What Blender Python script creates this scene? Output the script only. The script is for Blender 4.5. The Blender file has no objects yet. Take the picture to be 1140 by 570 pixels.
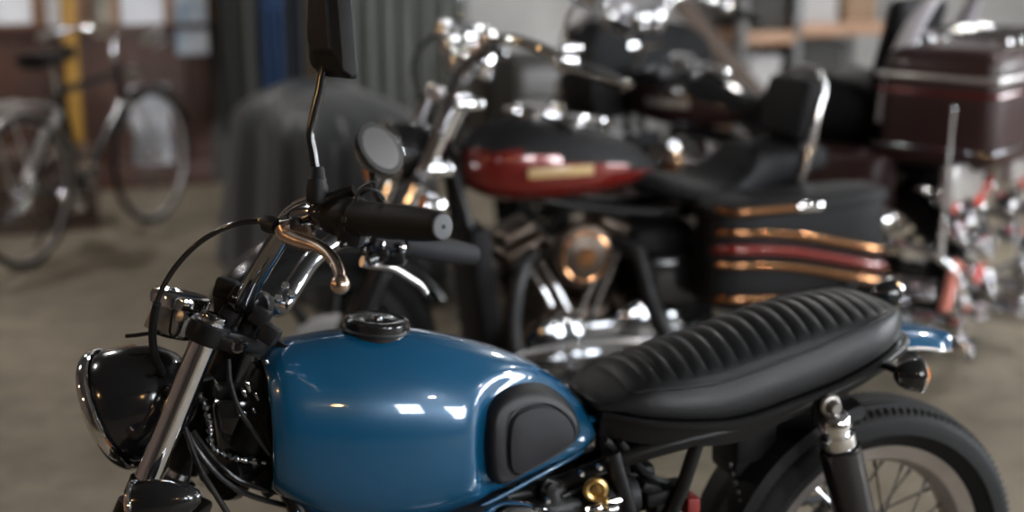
import bpy, bmesh, math, random
from mathutils import Vector, Matrix, Quaternion
from mathutils.bvhtree import BVHTree
random.seed(7)
V = Vector
PI = math.pi
SC = bpy.context.scene
COL = SC.collection

# ------------------------------------------------------------------ camera
F = 1583.0
CAM = V((-0.05, -2.17, 1.55))
YAW, PIT = math.radians(20.3), math.radians(13.45)
FW = V((math.sin(YAW)*math.cos(PIT), math.cos(YAW)*math.cos(PIT), -math.sin(PIT)))
RT = V((math.cos(YAW), -math.sin(YAW), 0))
UP = RT.cross(FW)

def ray(x, y):
    return FW + RT*((x-570)/F) + UP*((285-y)/F)
def at(x, y, Y):                       # point of the photograph on the upright plane at depth Y
    d = ray(x, y); return CAM + d*((Y-CAM.y)/d.y)
def atz(x, y, Z):
    d = ray(x, y); return CAM + d*((Z-CAM.z)/d.z)

# ------------------------------------------------------------------ mesh helpers
def cr(pts, n=8, closed=False):
    pts = [V(p) for p in pts]
    if len(pts) < 3: return pts
    out = []
    m = len(pts)
    rng = m if closed else m-1
    for i in range(rng):
        if closed:
            p0, p1, p2, p3 = pts[(i-1) % m], pts[i], pts[(i+1) % m], pts[(i+2) % m]
        else:
            p1, p2 = pts[i], pts[i+1]
            p0 = pts[i-1] if i else p1+(p1-p2)
            p3 = pts[i+2] if i+2 < m else p2+(p2-p1)
        for k in range(n):
            t = k/n
            out.append(0.5*((2*p1)+(p2-p0)*t+(2*p0-5*p1+4*p2-p3)*t*t+(3*p1-p0-3*p2+p3)*t**3))
    if not closed: out.append(pts[-1])
    return out

def interp(tab, x):                    # smooth interpolation in a table of (x, value)
    if x <= tab[0][0]: return tab[0][1]
    if x >= tab[-1][0]: return tab[-1][1]
    for i in range(len(tab)-1):
        if tab[i][0] <= x <= tab[i+1][0]:
            x1, y1 = tab[i]; x2, y2 = tab[i+1]
            m1 = (y2-y1)/(x2-x1) if i == 0 else (y2-tab[i-1][1])/(x2-tab[i-1][0])
            m2 = (y2-y1)/(x2-x1) if i+2 >= len(tab) else (tab[i+2][1]-y1)/(tab[i+2][0]-x1)
            h = x2-x1; t = (x-x1)/h
            return ((2*t**3-3*t*t+1)*y1+(t**3-2*t*t+t)*h*m1+(-2*t**3+3*t*t)*y2+(t**3-t*t)*h*m2)

def basis(d):
    d = V(d).normalized()
    a = V((0, 0, 1)) if abs(d.z) < 0.9 else V((1, 0, 0))
    u = d.cross(a).normalized()
    return u, d.cross(u).normalized(), d

class MB:
    def __init__(s): s.bm = bmesh.new()
    def rings(s, rings, closed=False, cap=True, loop=True):
        bm = s.bm
        vs = [[bm.verts.new(p) for p in r] for r in rings]
        n = len(rings[0]); m = len(vs)
        for i in range(m if closed else m-1):
            a, b = vs[i], vs[(i+1) % m]
            for j in range(n if loop else n-1):
                k = (j+1) % n
                try: bm.faces.new((a[j], a[k], b[k], b[j]))
                except ValueError: pass
        if cap and not closed and loop:
            for r in (vs[0], vs[-1]):
                try: bm.faces.new(r)
                except ValueError: pass
        return s
    def tube(s, pts, r, n=10, smooth=0, closed=False, cap=True, flat=1.0, up=None):
        pts = [V(p) for p in pts]
        if smooth:
            if isinstance(r, (list, tuple)):
                rr = cr([(q, 0, 0) for q in r], smooth, closed); r = [q.x for q in rr]
            pts = cr(pts, smooth, closed)
        m = len(pts)
        if not isinstance(r, (list, tuple)): r = [r]*m
        T = []
        for i in range(m):
            if closed: t = pts[(i+1) % m]-pts[i-1]
            else: t = pts[min(i+1, m-1)]-pts[max(i-1, 0)]
            T.append(t.normalized() if t.length > 1e-9 else V((0, 0, 1)))
        if up is not None:
            u = (V(up)-T[0]*V(up).dot(T[0])).normalized()
        else: u = basis(T[0])[0]
        R = []
        for i in range(m):
            if i:
                q = T[i-1].rotation_difference(T[i]); u = q @ u
                u = (u-T[i]*u.dot(T[i])).normalized()
            w = T[i].cross(u)
            R.append([pts[i]+(u*math.cos(a)*flat+w*math.sin(a))*r[i] for a in [2*PI*k/n for k in range(n)]])
        return s.rings(R, closed, cap)
    def lathe(s, prof, A, axis, n=28, cap=True, wob=None):     # prof: (radius, height along axis)
        u, w, d = basis(axis); A = V(A)
        R = []
        for r, h in prof:
            R.append([A+d*h+(u*math.cos(a)+w*math.sin(a))*max(r, 1e-5) for a in [2*PI*k/n for k in range(n)]])
        return s.rings(R, False, cap)
    def torus(s, A, axis, R, r, n=36, m=10):
        u, w, d = basis(axis); A = V(A)
        rr = []
        for i in range(n):
            a = 2*PI*i/n; e = u*math.cos(a)+w*math.sin(a)
            rr.append([A+e*(R+r*math.cos(b))+d*(r*math.sin(b)) for b in [2*PI*k/m for k in range(m)]])
        return s.rings(rr, True)
    def ell(s, c, r, n=16, M=None):
        if not isinstance(r, (list, tuple)): r = (r, r, r)
        c = V(c); m = n//2+1; R = []
        for i in range(1, m):
            a = PI*i/m; R.append([V((math.sin(a)*math.cos(b)*r[0], math.sin(a)*math.sin(b)*r[1], math.cos(a)*r[2])) for b in [2*PI*k/n for k in range(n)]])
        R = [[c+((M @ p) if M else p) for p in q] for q in R]
        return s.rings(R)
    def box(s, c, size, M=None, bev=0.0, seg=2):
        c = V(c); h = V(size)/2
        vs = []
        for i in (-1, 1):
            for j in (-1, 1):
                for k in (-1, 1):
                    p = V((i*h.x, j*h.y, k*h.z)); vs.append(s.bm.verts.new(c+((M @ p) if M else p)))
        fs = []
        for f in ((0, 1, 3, 2), (4, 6, 7, 5), (0, 4, 5, 1), (2, 3, 7, 6), (0, 2, 6, 4), (1, 5, 7, 3)):
            fs.append(s.bm.faces.new([vs[q] for q in f]))
        if bev:
            es = list({e for f in fs for e in f.edges})
            bmesh.ops.bevel(s.bm, geom=es, offset=bev, segments=seg, profile=0.5, affect='EDGES')
        return s
    def prism(s, poly, d, bev=0.0, seg=2):                  # poly: 3D outline, d: extrusion vector
        d = V(d); a = [V(p) for p in poly]
        n0 = len(s.bm.faces)
        A = [s.bm.verts.new(p) for p in a]; B = [s.bm.verts.new(p+d) for p in a]
        fs = [s.bm.faces.new(A), s.bm.faces.new(B)]
        n = len(a)
        for i in range(n): fs.append(s.bm.faces.new((A[i], A[(i+1) % n], B[(i+1) % n], B[i])))
        if bev:
            es = list(set(fs[0].edges) | set(fs[1].edges))
            bmesh.ops.bevel(s.bm, geom=es, offset=bev, segments=seg, profile=0.5, affect='EDGES')
        return s
    def xf(s, M):
        bmesh.ops.transform(s.bm, matrix=M, verts=s.bm.verts[:]); return s

MATS = {}
def obj(name, mb, mat, parent=None, label=None, ang=40, sub=0, kind=None, double=False):
    bmesh.ops.recalc_face_normals(mb.bm, faces=mb.bm.faces[:])
    me = bpy.data.meshes.new(name)
    mb.bm.to_mesh(me); mb.bm.free()
    for p in me.polygons: p.use_smooth = True
    me.set_sharp_from_angle(angle=math.radians(ang))
    o = bpy.data.objects.new(name, me); COL.objects.link(o)
    me.materials.append(MATS[mat] if isinstance(mat, str) else mat)
    if parent: o.parent = parent
    if label: o['label'] = label
    if sub:
        m = o.modifiers.new('s', 'SUBSURF'); m.levels = sub; m.render_levels = sub
    if kind: o['kind'] = kind
    return o

def thing(name, label, cat, loc=(0, 0, 0), rotz=0.0, group=None):
    o = bpy.data.objects.new(name, None); COL.objects.link(o)
    o.location = loc; o.rotation_euler = (0, 0, rotz); o.empty_display_size = .1
    o['label'] = label; o['category'] = cat
    if group: o['group'] = group
    return o
def tag(o, label, cat, group=None, kind=None):
    o['label'] = label; o['category'] = cat
    if group: o['group'] = group
    if kind: o['kind'] = kind
    return o
def struct(name, mb, mat, ang=30):
    return obj(name, mb, mat, kind='structure', ang=ang)

# ------------------------------------------------------------------ materials
def mat(name, col, rough=.5, metal=0.0, coat=0.0, bump=0.0, bscale=60, var=0.0, vscale=6, rvar=0.0, emit=None, estr=0, trans=0, ior=1.45, sheen=0, col2=None, spec=None, detail=4):
    m = bpy.data.materials.new(name); m.use_nodes = True
    nt = m.node_tree; b = nt.nodes['Principled BSDF']
    b.inputs['Base Color'].default_value = (*col, 1)
    b.inputs['Roughness'].default_value = rough
    b.inputs['Metallic'].default_value = metal
    b.inputs['Coat Weight'].default_value = coat
    b.inputs['Coat Roughness'].default_value = .03
    b.inputs['IOR'].default_value = ior
    b.inputs['Transmission Weight'].default_value = trans
    b.inputs['Sheen Weight'].default_value = sheen
    if spec is not None: b.inputs['Specular IOR Level'].default_value = spec
    if emit:
        b.inputs['Emission Color'].default_value = (*emit, 1); b.inputs['Emission Strength'].default_value = estr
    tc = nt.nodes.new('ShaderNodeTexCoord')
    if var or col2:
        n = nt.nodes.new('ShaderNodeTexNoise'); n.inputs['Scale'].default_value = vscale; n.inputs['Detail'].default_value = detail+2
        nt.links.new(tc.outputs['Object'], n.inputs['Vector'])
        r = nt.nodes.new('ShaderNodeMapRange')
        r.inputs[1].default_value = .3; r.inputs[2].default_value = .7
        nt.links.new(n.outputs['Fac'], r.inputs[0])
        mx = nt.nodes.new('ShaderNodeMix'); mx.data_type = 'RGBA'
        c2 = col2 or tuple(c*(1-var) for c in col)
        mx.inputs[6].default_value = (*col, 1); mx.inputs[7].default_value = (*c2, 1)
        nt.links.new(r.outputs[0], mx.inputs[0]); nt.links.new(mx.outputs[2], b.inputs['Base Color'])
    if rvar:
        n = nt.nodes.new('ShaderNodeTexNoise'); n.inputs['Scale'].default_value = 14; n.inputs['Detail'].default_value = 5
        nt.links.new(tc.outputs['Object'], n.inputs['Vector'])
        r = nt.nodes.new('ShaderNodeMapRange')
        r.inputs[3].default_value = max(0, rough-rvar); r.inputs[4].default_value = rough+rvar
        nt.links.new(n.outputs['Fac'], r.inputs[0]); nt.links.new(r.outputs[0], b.inputs['Roughness'])
    if bump:
        n = nt.nodes.new('ShaderNodeTexNoise'); n.inputs['Scale'].default_value = bscale; n.inputs['Detail'].default_value = detail
        nt.links.new(tc.outputs['Object'], n.inputs['Vector'])
        bp = nt.nodes.new('ShaderNodeBump'); bp.inputs['Strength'].default_value = bump; bp.inputs['Distance'].default_value = .01
        nt.links.new(n.outputs['Fac'], bp.inputs['Height']); nt.links.new(bp.outputs[0], b.inputs['Normal'])
    MATS[name] = m
    return m

mat('blue_paint', (.004, .078, .175), .26, metal=.15, coat=1.0, var=.12, vscale=3)
mat('black_gloss', (.011, .011, .012), .16, coat=.5)
mat('black_paint', (.008, .008, .0085), .34, spec=.3, rvar=.08)
mat('black_metal', (.02, .02, .021), .42, metal=.3, bump=.05, bscale=300)
mat('grip_rubber', (.012, .011, .0105), .62, spec=.25, bump=.08, bscale=500)
mat('grip_cap', (.075, .078, .085), .55, bump=.05, bscale=400)
mat('pad_rubber', (.013, .013, .015), .46, spec=.3, bump=.06, bscale=500)
mat('pad_rubber_matt', (.020, .020, .023), .68, spec=.3, bump=.12, bscale=700)
mat('tyre_rubber', (.009, .009, .0095), .58, spec=.2, bump=.1, bscale=200, var=.3)
mat('leather', (.010, .011, .0125), .42, spec=.4, bump=.12, bscale=260, rvar=.08)
mat('chrome', (.80, .80, .82), .07, metal=1, rvar=.03)
mat('chrome_dark', (.34, .35, .37), .10, metal=1)
mat('alloy', (.58, .56, .54), .32, metal=1, bump=.05, bscale=120)
mat('lever_metal', (.60, .47, .39), .24, metal=1, bump=.04, bscale=90)  # aluminium with warm reflected surroundings mixed into the base colour
mat('cast_metal', (.34, .32, .30), .45, metal=.9, bump=.15, bscale=80, var=.3)
mat('rim_metal', (.50, .46, .43), .36, metal=.85, var=.2, vscale=15)
mat('brass', (.62, .42, .17), .3, metal=1, bump=.05)
mat('lens_glass', (.95, .95, .95), .03, trans=1.0, ior=1.45)
mat('mirror_glass', (.85, .85, .87), .02, metal=1)
mat('amber_lens', (.75, .20, .02), .12, coat=.6)
mat('red_lens', (.55, .025, .015), .12, coat=.8)
mat('salmon_lens', (.72, .26, .20), .2, coat=.5)
mat('red_paint', (.17, .014, .010), .22, metal=.2, coat=1, var=.15, vscale=4)
mat('maroon_paint', (.028, .010, .009), .45, coat=.12)
mat('cream_paint', (.50, .34, .16), .3, coat=.6)
mat('silver_paint', (.46, .44, .43), .32, metal=.6, coat=.5)
mat('warm_lit_chrome', (.38, .19, .095), .15, metal=1)  # chrome trim with orange lamp light put into its colour
mat('copper_engine', (.13, .10, .08), .38, metal=.8, bump=.15, bscale=60, var=.4, vscale=10)
mat('black_plastic', (.009, .009, .0095), .5, spec=.25, bump=.05, bscale=250)
mat('matt_black', (.009, .009, .010), .6, spec=.2, bump=.1, bscale=200)
mat('pale_vinyl', (.62, .60, .64), .35, coat=.3)
mat('windshield', (.90, .90, .93), .08, trans=.85, ior=1.3, coat=.5)
mat('red_peg', (.20, .018, .016), .5)
# ================================================================== the blue motorcycle
PHI = math.radians(-27)
S0 = V((.31, 0, .90))
AX = V((math.sin(math.radians(26)), 0, math.cos(math.radians(26))))
SR = Matrix.Rotation(PHI, 3, AX)
SM = Matrix.Translation(S0) @ SR.to_4x4() @ Matrix.Translation(-S0)
def L(x, y, Y):                        # the same as at(), in the frame of the turned steering
    R = SR.transposed(); c = S0+R @ (CAM-S0); d = R @ ray(x, y)
    return c+d*((Y-c.y)/d.y)

hero = thing('motorcycle', 'blue-tanked motorcycle with ribbed black seat in front, handlebar turned away', 'motorcycle', (0, 0, 0))

# ---- fuel tank
W_T = [(.325, .092), (.345, .107), (.40, .122), (.48, .135), (.57, .139), (.67, .129), (.76, .108), (.82, .092), (.86, .074), (.885, .052), (.898, .028)]
T_T = [(.325, .872), (.345, .886), (.40, .893), (.47, .896), (.56, .889), (.67, .860), (.76, .823), (.82, .785), (.86, .748), (.885, .712), (.898, .682)]
B_T = [(.325, .655), (.40, .600), (.50, .574), (.60, .578), (.70, .602), (.80, .632), (.86, .648), (.898, .662)]
PAD = [(543, 482), (549, 458), (566, 444), (592, 439), (620, 442), (642, 455), (655, 473), (656, 492), (643, 506), (618, 520), (592, 533), (566, 545), (549, 535), (543, 510)]
padpts = []
for q in PAD:
    p = at(q[0], q[1], -.118); padpts.append((p.x, p.z))
pcx = sum(p[0] for p in padpts)/len(padpts); pcz = sum(p[1] for p in padpts)/len(padpts)
PADC = [(p.x, p.z) for p in cr([(a, 0, b) for a, b in padpts], 6, True)]
def pad_r(x, z):                       # 0 at the pad's centre, 1 on its outline
    a = math.atan2(z-pcz, x-pcx); best = None
    for p in PADC:
        da = abs((math.atan2(p[1]-pcz, p[0]-pcx)-a+PI) % (2*PI)-PI)
        if best is None or da < best[0]: best = (da, math.hypot(p[0]-pcx, p[1]-pcz))
    return math.hypot(x-pcx, z-pcz)/best[1]
def sstep(a, b, x):
    t = min(1, max(0, (x-a)/(b-a))); return t*t*(3-2*t)
def tank_ring(x, n=72, inset=0.0):
    w = interp(W_T, x)-inset; t = interp(T_T, x)-inset; b = interp(B_T, x)+inset
    zc = b+(t-b)*.46; R = []
    for k in range(n):
        a = 2*PI*k/n; s, c = math.sin(a), math.cos(a)
        if c >= 0:
            y = w*math.copysign(abs(s)**.98, s); z = zc+(t-zc)*abs(c)**.93
        else:
            y = w*math.copysign(abs(s)**.62, s); z = zc-(zc-b)*abs(c)**.80
        if abs(y) > .03 and x > .56:
            r = pad_r(x, z)
            k_ = .019*(1-sstep(1.02, 1.42, r))
            y -= math.copysign(min(k_, abs(y)*.3), y)
        R.append(V((x, y, z)))
    return R
xs = [.325, .329, .335, .343, .354] + [.37+.0132*i for i in range(39)] + [.880, .886, .891, .895, .898]
mb = MB()
rs = [tank_ring(.335, inset=.018), tank_ring(.327, inset=.014), tank_ring(.3235, inset=.006)] + [tank_ring(x) for x in xs]
end = rs[-1]; ec = sum(end, V())/len(end)
rs += [[ec+(p-ec)*k+V((d, 0, 0)) for p in end] for k, d in ((.85, .003), (.5, .006), (.1, .007))]
mb.rings(rs)
tank_bvh = BVHTree.FromBMesh(mb.bm)
tank = obj('fuel_tank', mb, 'blue_paint', hero, 'glossy blue teardrop tank', ang=60)
def tank_y(x, z, side):
    h = tank_bvh.ray_cast(V((x, side*.4, z)), V((0, -side, 0)))
    return h[0].y if h[0] else side*.06
# seam flange along the tank's lower edge and the small tab behind it
mb = MB()
for s in (-1, 1):
    pts = []
    for i in range(24):
        x = .36+i*.022; b = interp(B_T, x)+.006; pts.append(V((x, s*(interp(W_T, x)*.66), b-.004)))
    mb.tube(pts, .004, 6)
obj('seam_flange', mb, 'blue_paint', tank)
mb = MB(); mb.tube([at(655, 466, -.05), at(672, 468, -.045), at(690, 469, -.045)], [.006, .0045, .003], 8, 3, flat=.6)
obj('mounting_tab', mb, 'blue_paint', tank)
# filler cap
cp = V((.516, 0, .893)); ca = V((.10, 0, 1))
mb = MB(); mb.lathe([(.050, -.02), (.0505, .002), (.054, .004), (.055, .010), (.053, .017), (.046, .020), (.043, .0185), (.030, .019), (.012, .0205), (.0, .021)], cp, ca, 40)
cap = obj('filler_cap', mb, 'black_gloss', tank, 'black filler cap')
mb = MB(); mb.torus(cp+ca*.002, ca, .0535, .003, 44, 6); obj('cap_ring', mb, 'black_metal', cap)
mb = MB(); mb.lathe([(.010, .019), (.010, .023), (.007, .024), (0, .024)], cp, ca, 16); obj('cap_lock', mb, 'chrome_dark', cap)
# knee pads
for s in (-1, 1):
    mb = MB(); R = []
    for sc, h in ((1.03, -.006), (1.0, .004), (.97, .012), (.93, .017), (.88, .019), (.80, .0175), (.745, .016), (.725, .012), (.70, .012), (.68, .0165), (.64, .018), (.45, .019), (.22, .0195), (.03, .0195)):
        ring = []
        ox = .012*(1-sstep(.6, .95, sc)); oz = -.006*(1-sstep(.6, .95, sc))
        for x, z in PADC:
            X = pcx+(x-pcx)*sc+ox; Z = pcz+(z-pcz)*sc+oz
            ring.append(V((X, s*(abs(tank_y(X, Z, s))+h+.004), Z)))
        R.append(ring)
    mb.rings(R)
    kp = obj('knee_pad', mb, 'pad_rubber', tank, 'black rubber knee pad', ang=50)
    mb = MB(); R = []
    for sc, h in ((.69, .014), (.685, .0185), (.66, .0195), (.4, .0205), (.03, .0205)):
        R.append([V((pcx+(x-pcx)*sc+.012, s*(abs(tank_y(pcx+(x-pcx)*sc+.012, pcz+(z-pcz)*sc-.006, s))+h+.004), pcz+(z-pcz)*sc-.006)) for x, z in PADC])
    mb.rings(R); obj('pad_panel', mb, 'pad_rubber_matt', kp, ang=50)

# ---- seat
ZB = [(.895, .728), (.98, .714), (1.09, .704), (1.15, .709), (1.21, .722), (1.33, .750), (1.43, .783), (1.48, .798), (1.51, .806)]
ZW = [(.895, .738), (.955, .758), (1.03, .760), (1.10, .764), (1.225, .793), (1.37, .829), (1.435, .845), (1.48, .848), (1.51, .828)]
ZT = [(.88, .742), (.90, .752), (.97, .790), (1.04, .812), (1.11, .828), (1.256, .862), (1.33, .870), (1.389, .872), (1.44, .868), (1.48, .856), (1.50, .842), (1.512, .824)]
WS = [(.885, .070), (.92, .092), (.97, .112), (1.05, .124), (1.15, .129), (1.28, .129), (1.38, .122), (1.43, .110), (1.47, .088), (1.495, .060), (1.508, .035), (1.513, .018)]
RIB0, RIBP = .935, .0285
def seat_ring(x, dz=0.0):
    w = interp(WS, x); zb = interp(ZB, x); zt = interp(ZT, x); zw = min(interp(ZW, x), zt-.004)
    half = [(0, zb), (w*.6, zb), (w*.93, zb+.001), (w, zb+.008), (w*1.01, zb+(zw-zb)*.35), (w*.995, zb+(zw-zb)*.62), (w*.955, zb+(zw-zb)*.86), (w*.90, zw+.004), (w*.84, zw+(zt-zw)*.30)]
    zc = zw+(zt-zw)*.30
    amp = sstep(RIB0-.02, RIB0+.04, x)*(1-sstep(1.43, 1.475, x))
    ph = ((x-RIB0)/RIBP) % 1.0
    rib = (abs(math.sin(PI*ph))**.45-.8)*.0055*amp
    for k in (.80, .74, .66, .55, .42, .28, .14, 0):
        t = k/.84; z = zc+(zt-zc)*(1-t*t)**.75 if t < 1 else zc
        half.append((w*k, z+rib*(1-sstep(.68, .82, k))))
    pts = [V((x, -y, z)) for y, z in half] + [V((x, y, z)) for y, z in half[-2:0:-1]]
    return pts
mb = MB(); xs = []
x = .885
while x < 1.4701: xs.append(x); x += RIBP/9
xs += [1.474, 1.479, 1.484, 1.489, 1.494, 1.499, 1.504, 1.508, 1.511, 1.513]
rs = [seat_ring(x) for x in xs]
e = rs[-1]; c0 = sum(e, V())/len(e)
rs.append([c0+(p-c0)*.4+V((.002, 0, 0)) for p in e])
e = rs[0]; c0 = sum(e, V())/len(e)
rs.insert(0, [c0+(p-c0)*.7+V((-.006, 0, 0)) for p in e])
mb.rings(rs)
seat = obj('seat', mb, 'leather', hero, 'black leather seat with cross ribs', ang=70)
mb = MB(); R = []
for i in range(50):
    x = .89+(1.508-.89)*i/49; w = interp(WS, x)*1.03+.002; z = interp(ZB, x); dp = .016+.030*(1-sstep(1.15, 1.32, x))
    R.append([V((x, -w+.004, z+.001)), V((x, -w, z-.003)), V((x, -w, z-.010)), V((x, -w+.010, z-.012)), V((x, -w+.014, z-dp)), V((x, w-.014, z-dp)), V((x, w-.010, z-.012)), V((x, w, z-.010)), V((x, w, z-.003)), V((x, w-.004, z+.001))])
mb.rings(R); obj('seat_base', mb, 'black_paint', seat)
mb = MB()
for s in (-1, 1):
    p = [V((x, s*interp(WS, x)*.885, min(interp(ZW, x), interp(ZT, x)-.004)+.007)) for x in [.94+.0275*i for i in range(20)]]
    mb.tube(p, .0028, 6)
obj('piping', mb, 'leather', seat)

# ---- frame
mb = MB()
for s in (-1, 1):
    mb.tube([(.345, s*.02, .80), (.45, s*.045, .68), (.62, s*.045, .595), (.80, s*.05, .595), (.93, s*.085, .645), (1.05, s*.105, .672), (1.15, s*.108, .684), (1.25, s*.108, .705), (1.36, s*.105, .738), (1.44, s*.09, .764)], .0155, 12, 5)
    mb.tube([(.325, s*.018, .77), (.36, s*.06, .64), (.42, s*.09, .48), (.47, s*.10, .28), (.52, s*.10, .20), (.85, s*.10, .19), (.96, s*.10, .24)], .0155, 12, 5)
    mb.tube([(.90, s*.09, .66), (.94, s*.10, .50), (.96, s*.10, .24)], .016, 12, 5)
    mb.tube([(1.06, s*.105, .675), (1.02, s*.105, .56), (.96, s*.10, .44)], .013, 10, 4)
    mb.box((1.30, s*.12, .70), (.05, .012, .05), bev=.004)
mb.tube([(1.44, .09, .764), (1.50, .06, .783), (1.515, 0, .788), (1.50, -.06, .783), (1.44, -.09, .764)], .0125, 10, 6)
mb.tube([(1.20, -.108, .695), (1.20, .108, .695)], .014, 10)
mb.tube([(.94, -.1, .30), (.94, .1, .30)], .02, 12)
mb.lathe([(.030, -.10), (.033, -.095), (.033, .085), (.030, .09)], V((.34, 0, .80)), AX, 20)
mb.prism([(.34, -.012, .86), (.46, -.012, .70), (.36, -.012, .66), (.31, -.012, .73)], (0, .024, 0), .003)
obj('frame', mb, 'black_paint', hero, 'black tubular steel frame')

# ---- rear of the seat: loop bolts, fender, indicators
mb = MB(); p = at(994, 398, -.085); mb.lathe([(.012, 0), (.013, .004), (.010, .009), (0, .012)], p+V((0, .006, 0)), (0.3, -1, 0), 16)
obj('bolt', mb, 'chrome', hero)
RC = V((1.474, 0, .336))
mb = MB(); R = []
for i in range(19):
    a = math.radians(90-21*i/18); rr = .470
    tap = 1-.55*sstep(.55, 1, i/18)**2
    ring = []
    for k in range(-8, 9):
        t = k/8; w = .072*tap
        q = rr-.030*abs(t)**2.6
        ring.append(V((RC.x+q*math.cos(a), w*t, RC.z+q*math.sin(a))))
    for k in range(8, -9, -1):
        t = k/8; w = .072*tap-.003
        q = rr-.005-.030*abs(t)**2.6
        ring.append(V((RC.x+q*math.cos(a), w*t, RC.z+q*math.sin(a))))
    R.append(ring)
mb.rings(R); fen = obj('rear_fender', mb, 'blue_paint', hero, 'short blue rear fender', ang=60)
mb = MB()
for i in (0,):
    p = []
    for k in range(19):
        a = math.radians(90-21*k/18); tap = 1-.55*sstep(.55, 1, k/18)**2; p.append(V((RC.x+.440*math.cos(a), -.072*tap, RC.z+.440*math.sin(a))))
    mb.tube(p, .003, 8)
obj('edge_highlight', mb, 'silver_paint', fen)  # thin silver tube drawn as the highlight along the near edge
mb = MB(); mb.prism([(1.475, -.04, .765), (1.54, -.04, .76), (1.56, -.04, .74), (1.475, -.04, .735)], (0, .08, 0), .004); obj('fender_bracket', mb, 'black_paint', hero)

def turn_signal(c, axis, r, ln, stalk, lens, T=None, parent=hero, name='turn_signal', nm='black_gloss', ring='chrome'):
    mb = MB(); c = V(c); a = V(axis).normalized()
    mb.lathe([(0, 0), (r*.3, ln*.05), (r*.62, ln*.2), (r*.86, ln*.45), (r*.98, ln*.72), (r, ln*.9), (r*.95, ln)], c-a*ln, a, 26)
    mb.tube([c-a*ln*.5]+[V(q) for q in stalk], .0075, 10, 4 if len(stalk) > 1 else 0)
    if T: mb.xf(T)
    o = obj(name, mb, nm, parent)
    mb = MB(); mb.torus(c, a, r*.97, r*.13, 30, 8)
    if T: mb.xf(T)
    obj('signal_ring', mb, ring, o)
    mb = MB(); mb.lathe([(r*.9, -.004), (r*.88, .004), (r*.6, .012), (0, .015)], c, a, 24)
    if T: mb.xf(T)
    obj('signal_lens', mb, lens, o)
    return o
p = at(1024, 417, -.17); turn_signal(p, (1, -.25, 0), .030, .048, [(1.425, -.125, .765), (1.42, -.085, .762)], 'amber_lens')
p = at(994, 326, .15); turn_signal(p, (1, .08, 0), .030, .05, [(1.50, .10, .775), (1.46, .07, .768)], 'amber_lens')

# ---- wheels
def wire_wheel(name, c, R, half, rimR, parent, T=None, axis=(0, 1, 0), nsp=36, saw=True, tyre='tyre_rubber', rim='rim_metal'):
    c = V(c)
    mb = MB(); prof = [(rimR-.022, -.036), (rimR+.006, -.048), (rimR+.008, -.042), (rimR-.010, -.032), (rimR-.026, -.014), (rimR-.030, 0), (rimR-.026, .014), (rimR-.010, .032), (rimR+.008, .042), (rimR+.006, .048), (rimR-.022, .036), (rimR-.036, .012), (rimR-.038, 0), (rimR-.036, -.012), (rimR-.022, -.036)]
    mb.lathe(prof, c, axis, 72, cap=False)
    if T: mb.xf(T)
    w = obj(name, mb, rim, parent, ang=50)
    mb = MB(); n = 240; u, v_, d = basis(axis); R_ = []
    h = half
    prof = [(rimR-.004, -.040, 0), (rimR+.012, -.050, 0), (rimR+.035, -h*.97, 0), (R-.055, -h*1.02, 0), (R-.030, -h*.98, 0), (R-.020, -h*.92, 1), (R-.012, -h*.80, 1), (R-.008, -h*.68, 0), (R-.013, -h*.64, 0), (R-.012, -h*.58, 0), (R-.004, -h*.54, 0), (R-.002, -h*.36, 2), (R-.008, -h*.33, 0), (R-.008, -h*.27, 0), (R-.001, -h*.24, 2), (R, 0, 0)]
    prof = prof+[(r, -y, k) for r, y, k in prof[-2::-1]]
    for i in range(n):
        a = 2*PI*i/n; e = u*math.cos(a)+v_*math.sin(a)
        ring = []
        for r, y, k in prof:
            if saw and k == 1: r += .004 if i % 2 else -.004
            ring.append(c+e*r+d*y)
        R_.append(ring)
    mb.rings(R_, closed=True, loop=False)
    if T: mb.xf(T)
    obj('tyre', mb, tyre, w, ang=35)
    mb = MB(); mb.lathe([(.012, -.085), (.026, -.08), (.03, -.06), (.058, -.055), (.060, -.045), (.036, -.035), (.034, .035), (.060, .045), (.058, .055), (.03, .06), (.026, .08), (.012, .085)], c, axis, 28)
    if T: mb.xf(T)
    obj('hub', mb, 'alloy', w)
    first = None
    for i in range(nsp):
        side = -1 if i % 2 else 1; a = 2*PI*(i+.5)/nsp; b = a+(.42 if (i//2) % 2 else -.42)
        A = c+(u*math.cos(b)+v_*math.sin(b))*.055+d*(side*.048); B = c+(u*math.cos(a)+v_*math.sin(a))*(rimR-.034)+d*(side*.006)
        mb = MB(); mb.tube([A, B], .0021, 6); mb.tube([B, B+(A-B).normalized()*.018], .0035, 6)
        if T: mb.xf(T)
        obj('spoke', mb, 'chrome_dark', w)
    return w
wire_wheel('rear_wheel', RC, .326, .068, .236, hero)
FWC = V((.010, 0, .300))
wire_wheel('front_wheel', FWC, .30, .050, .215, hero, T=SM)

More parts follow.
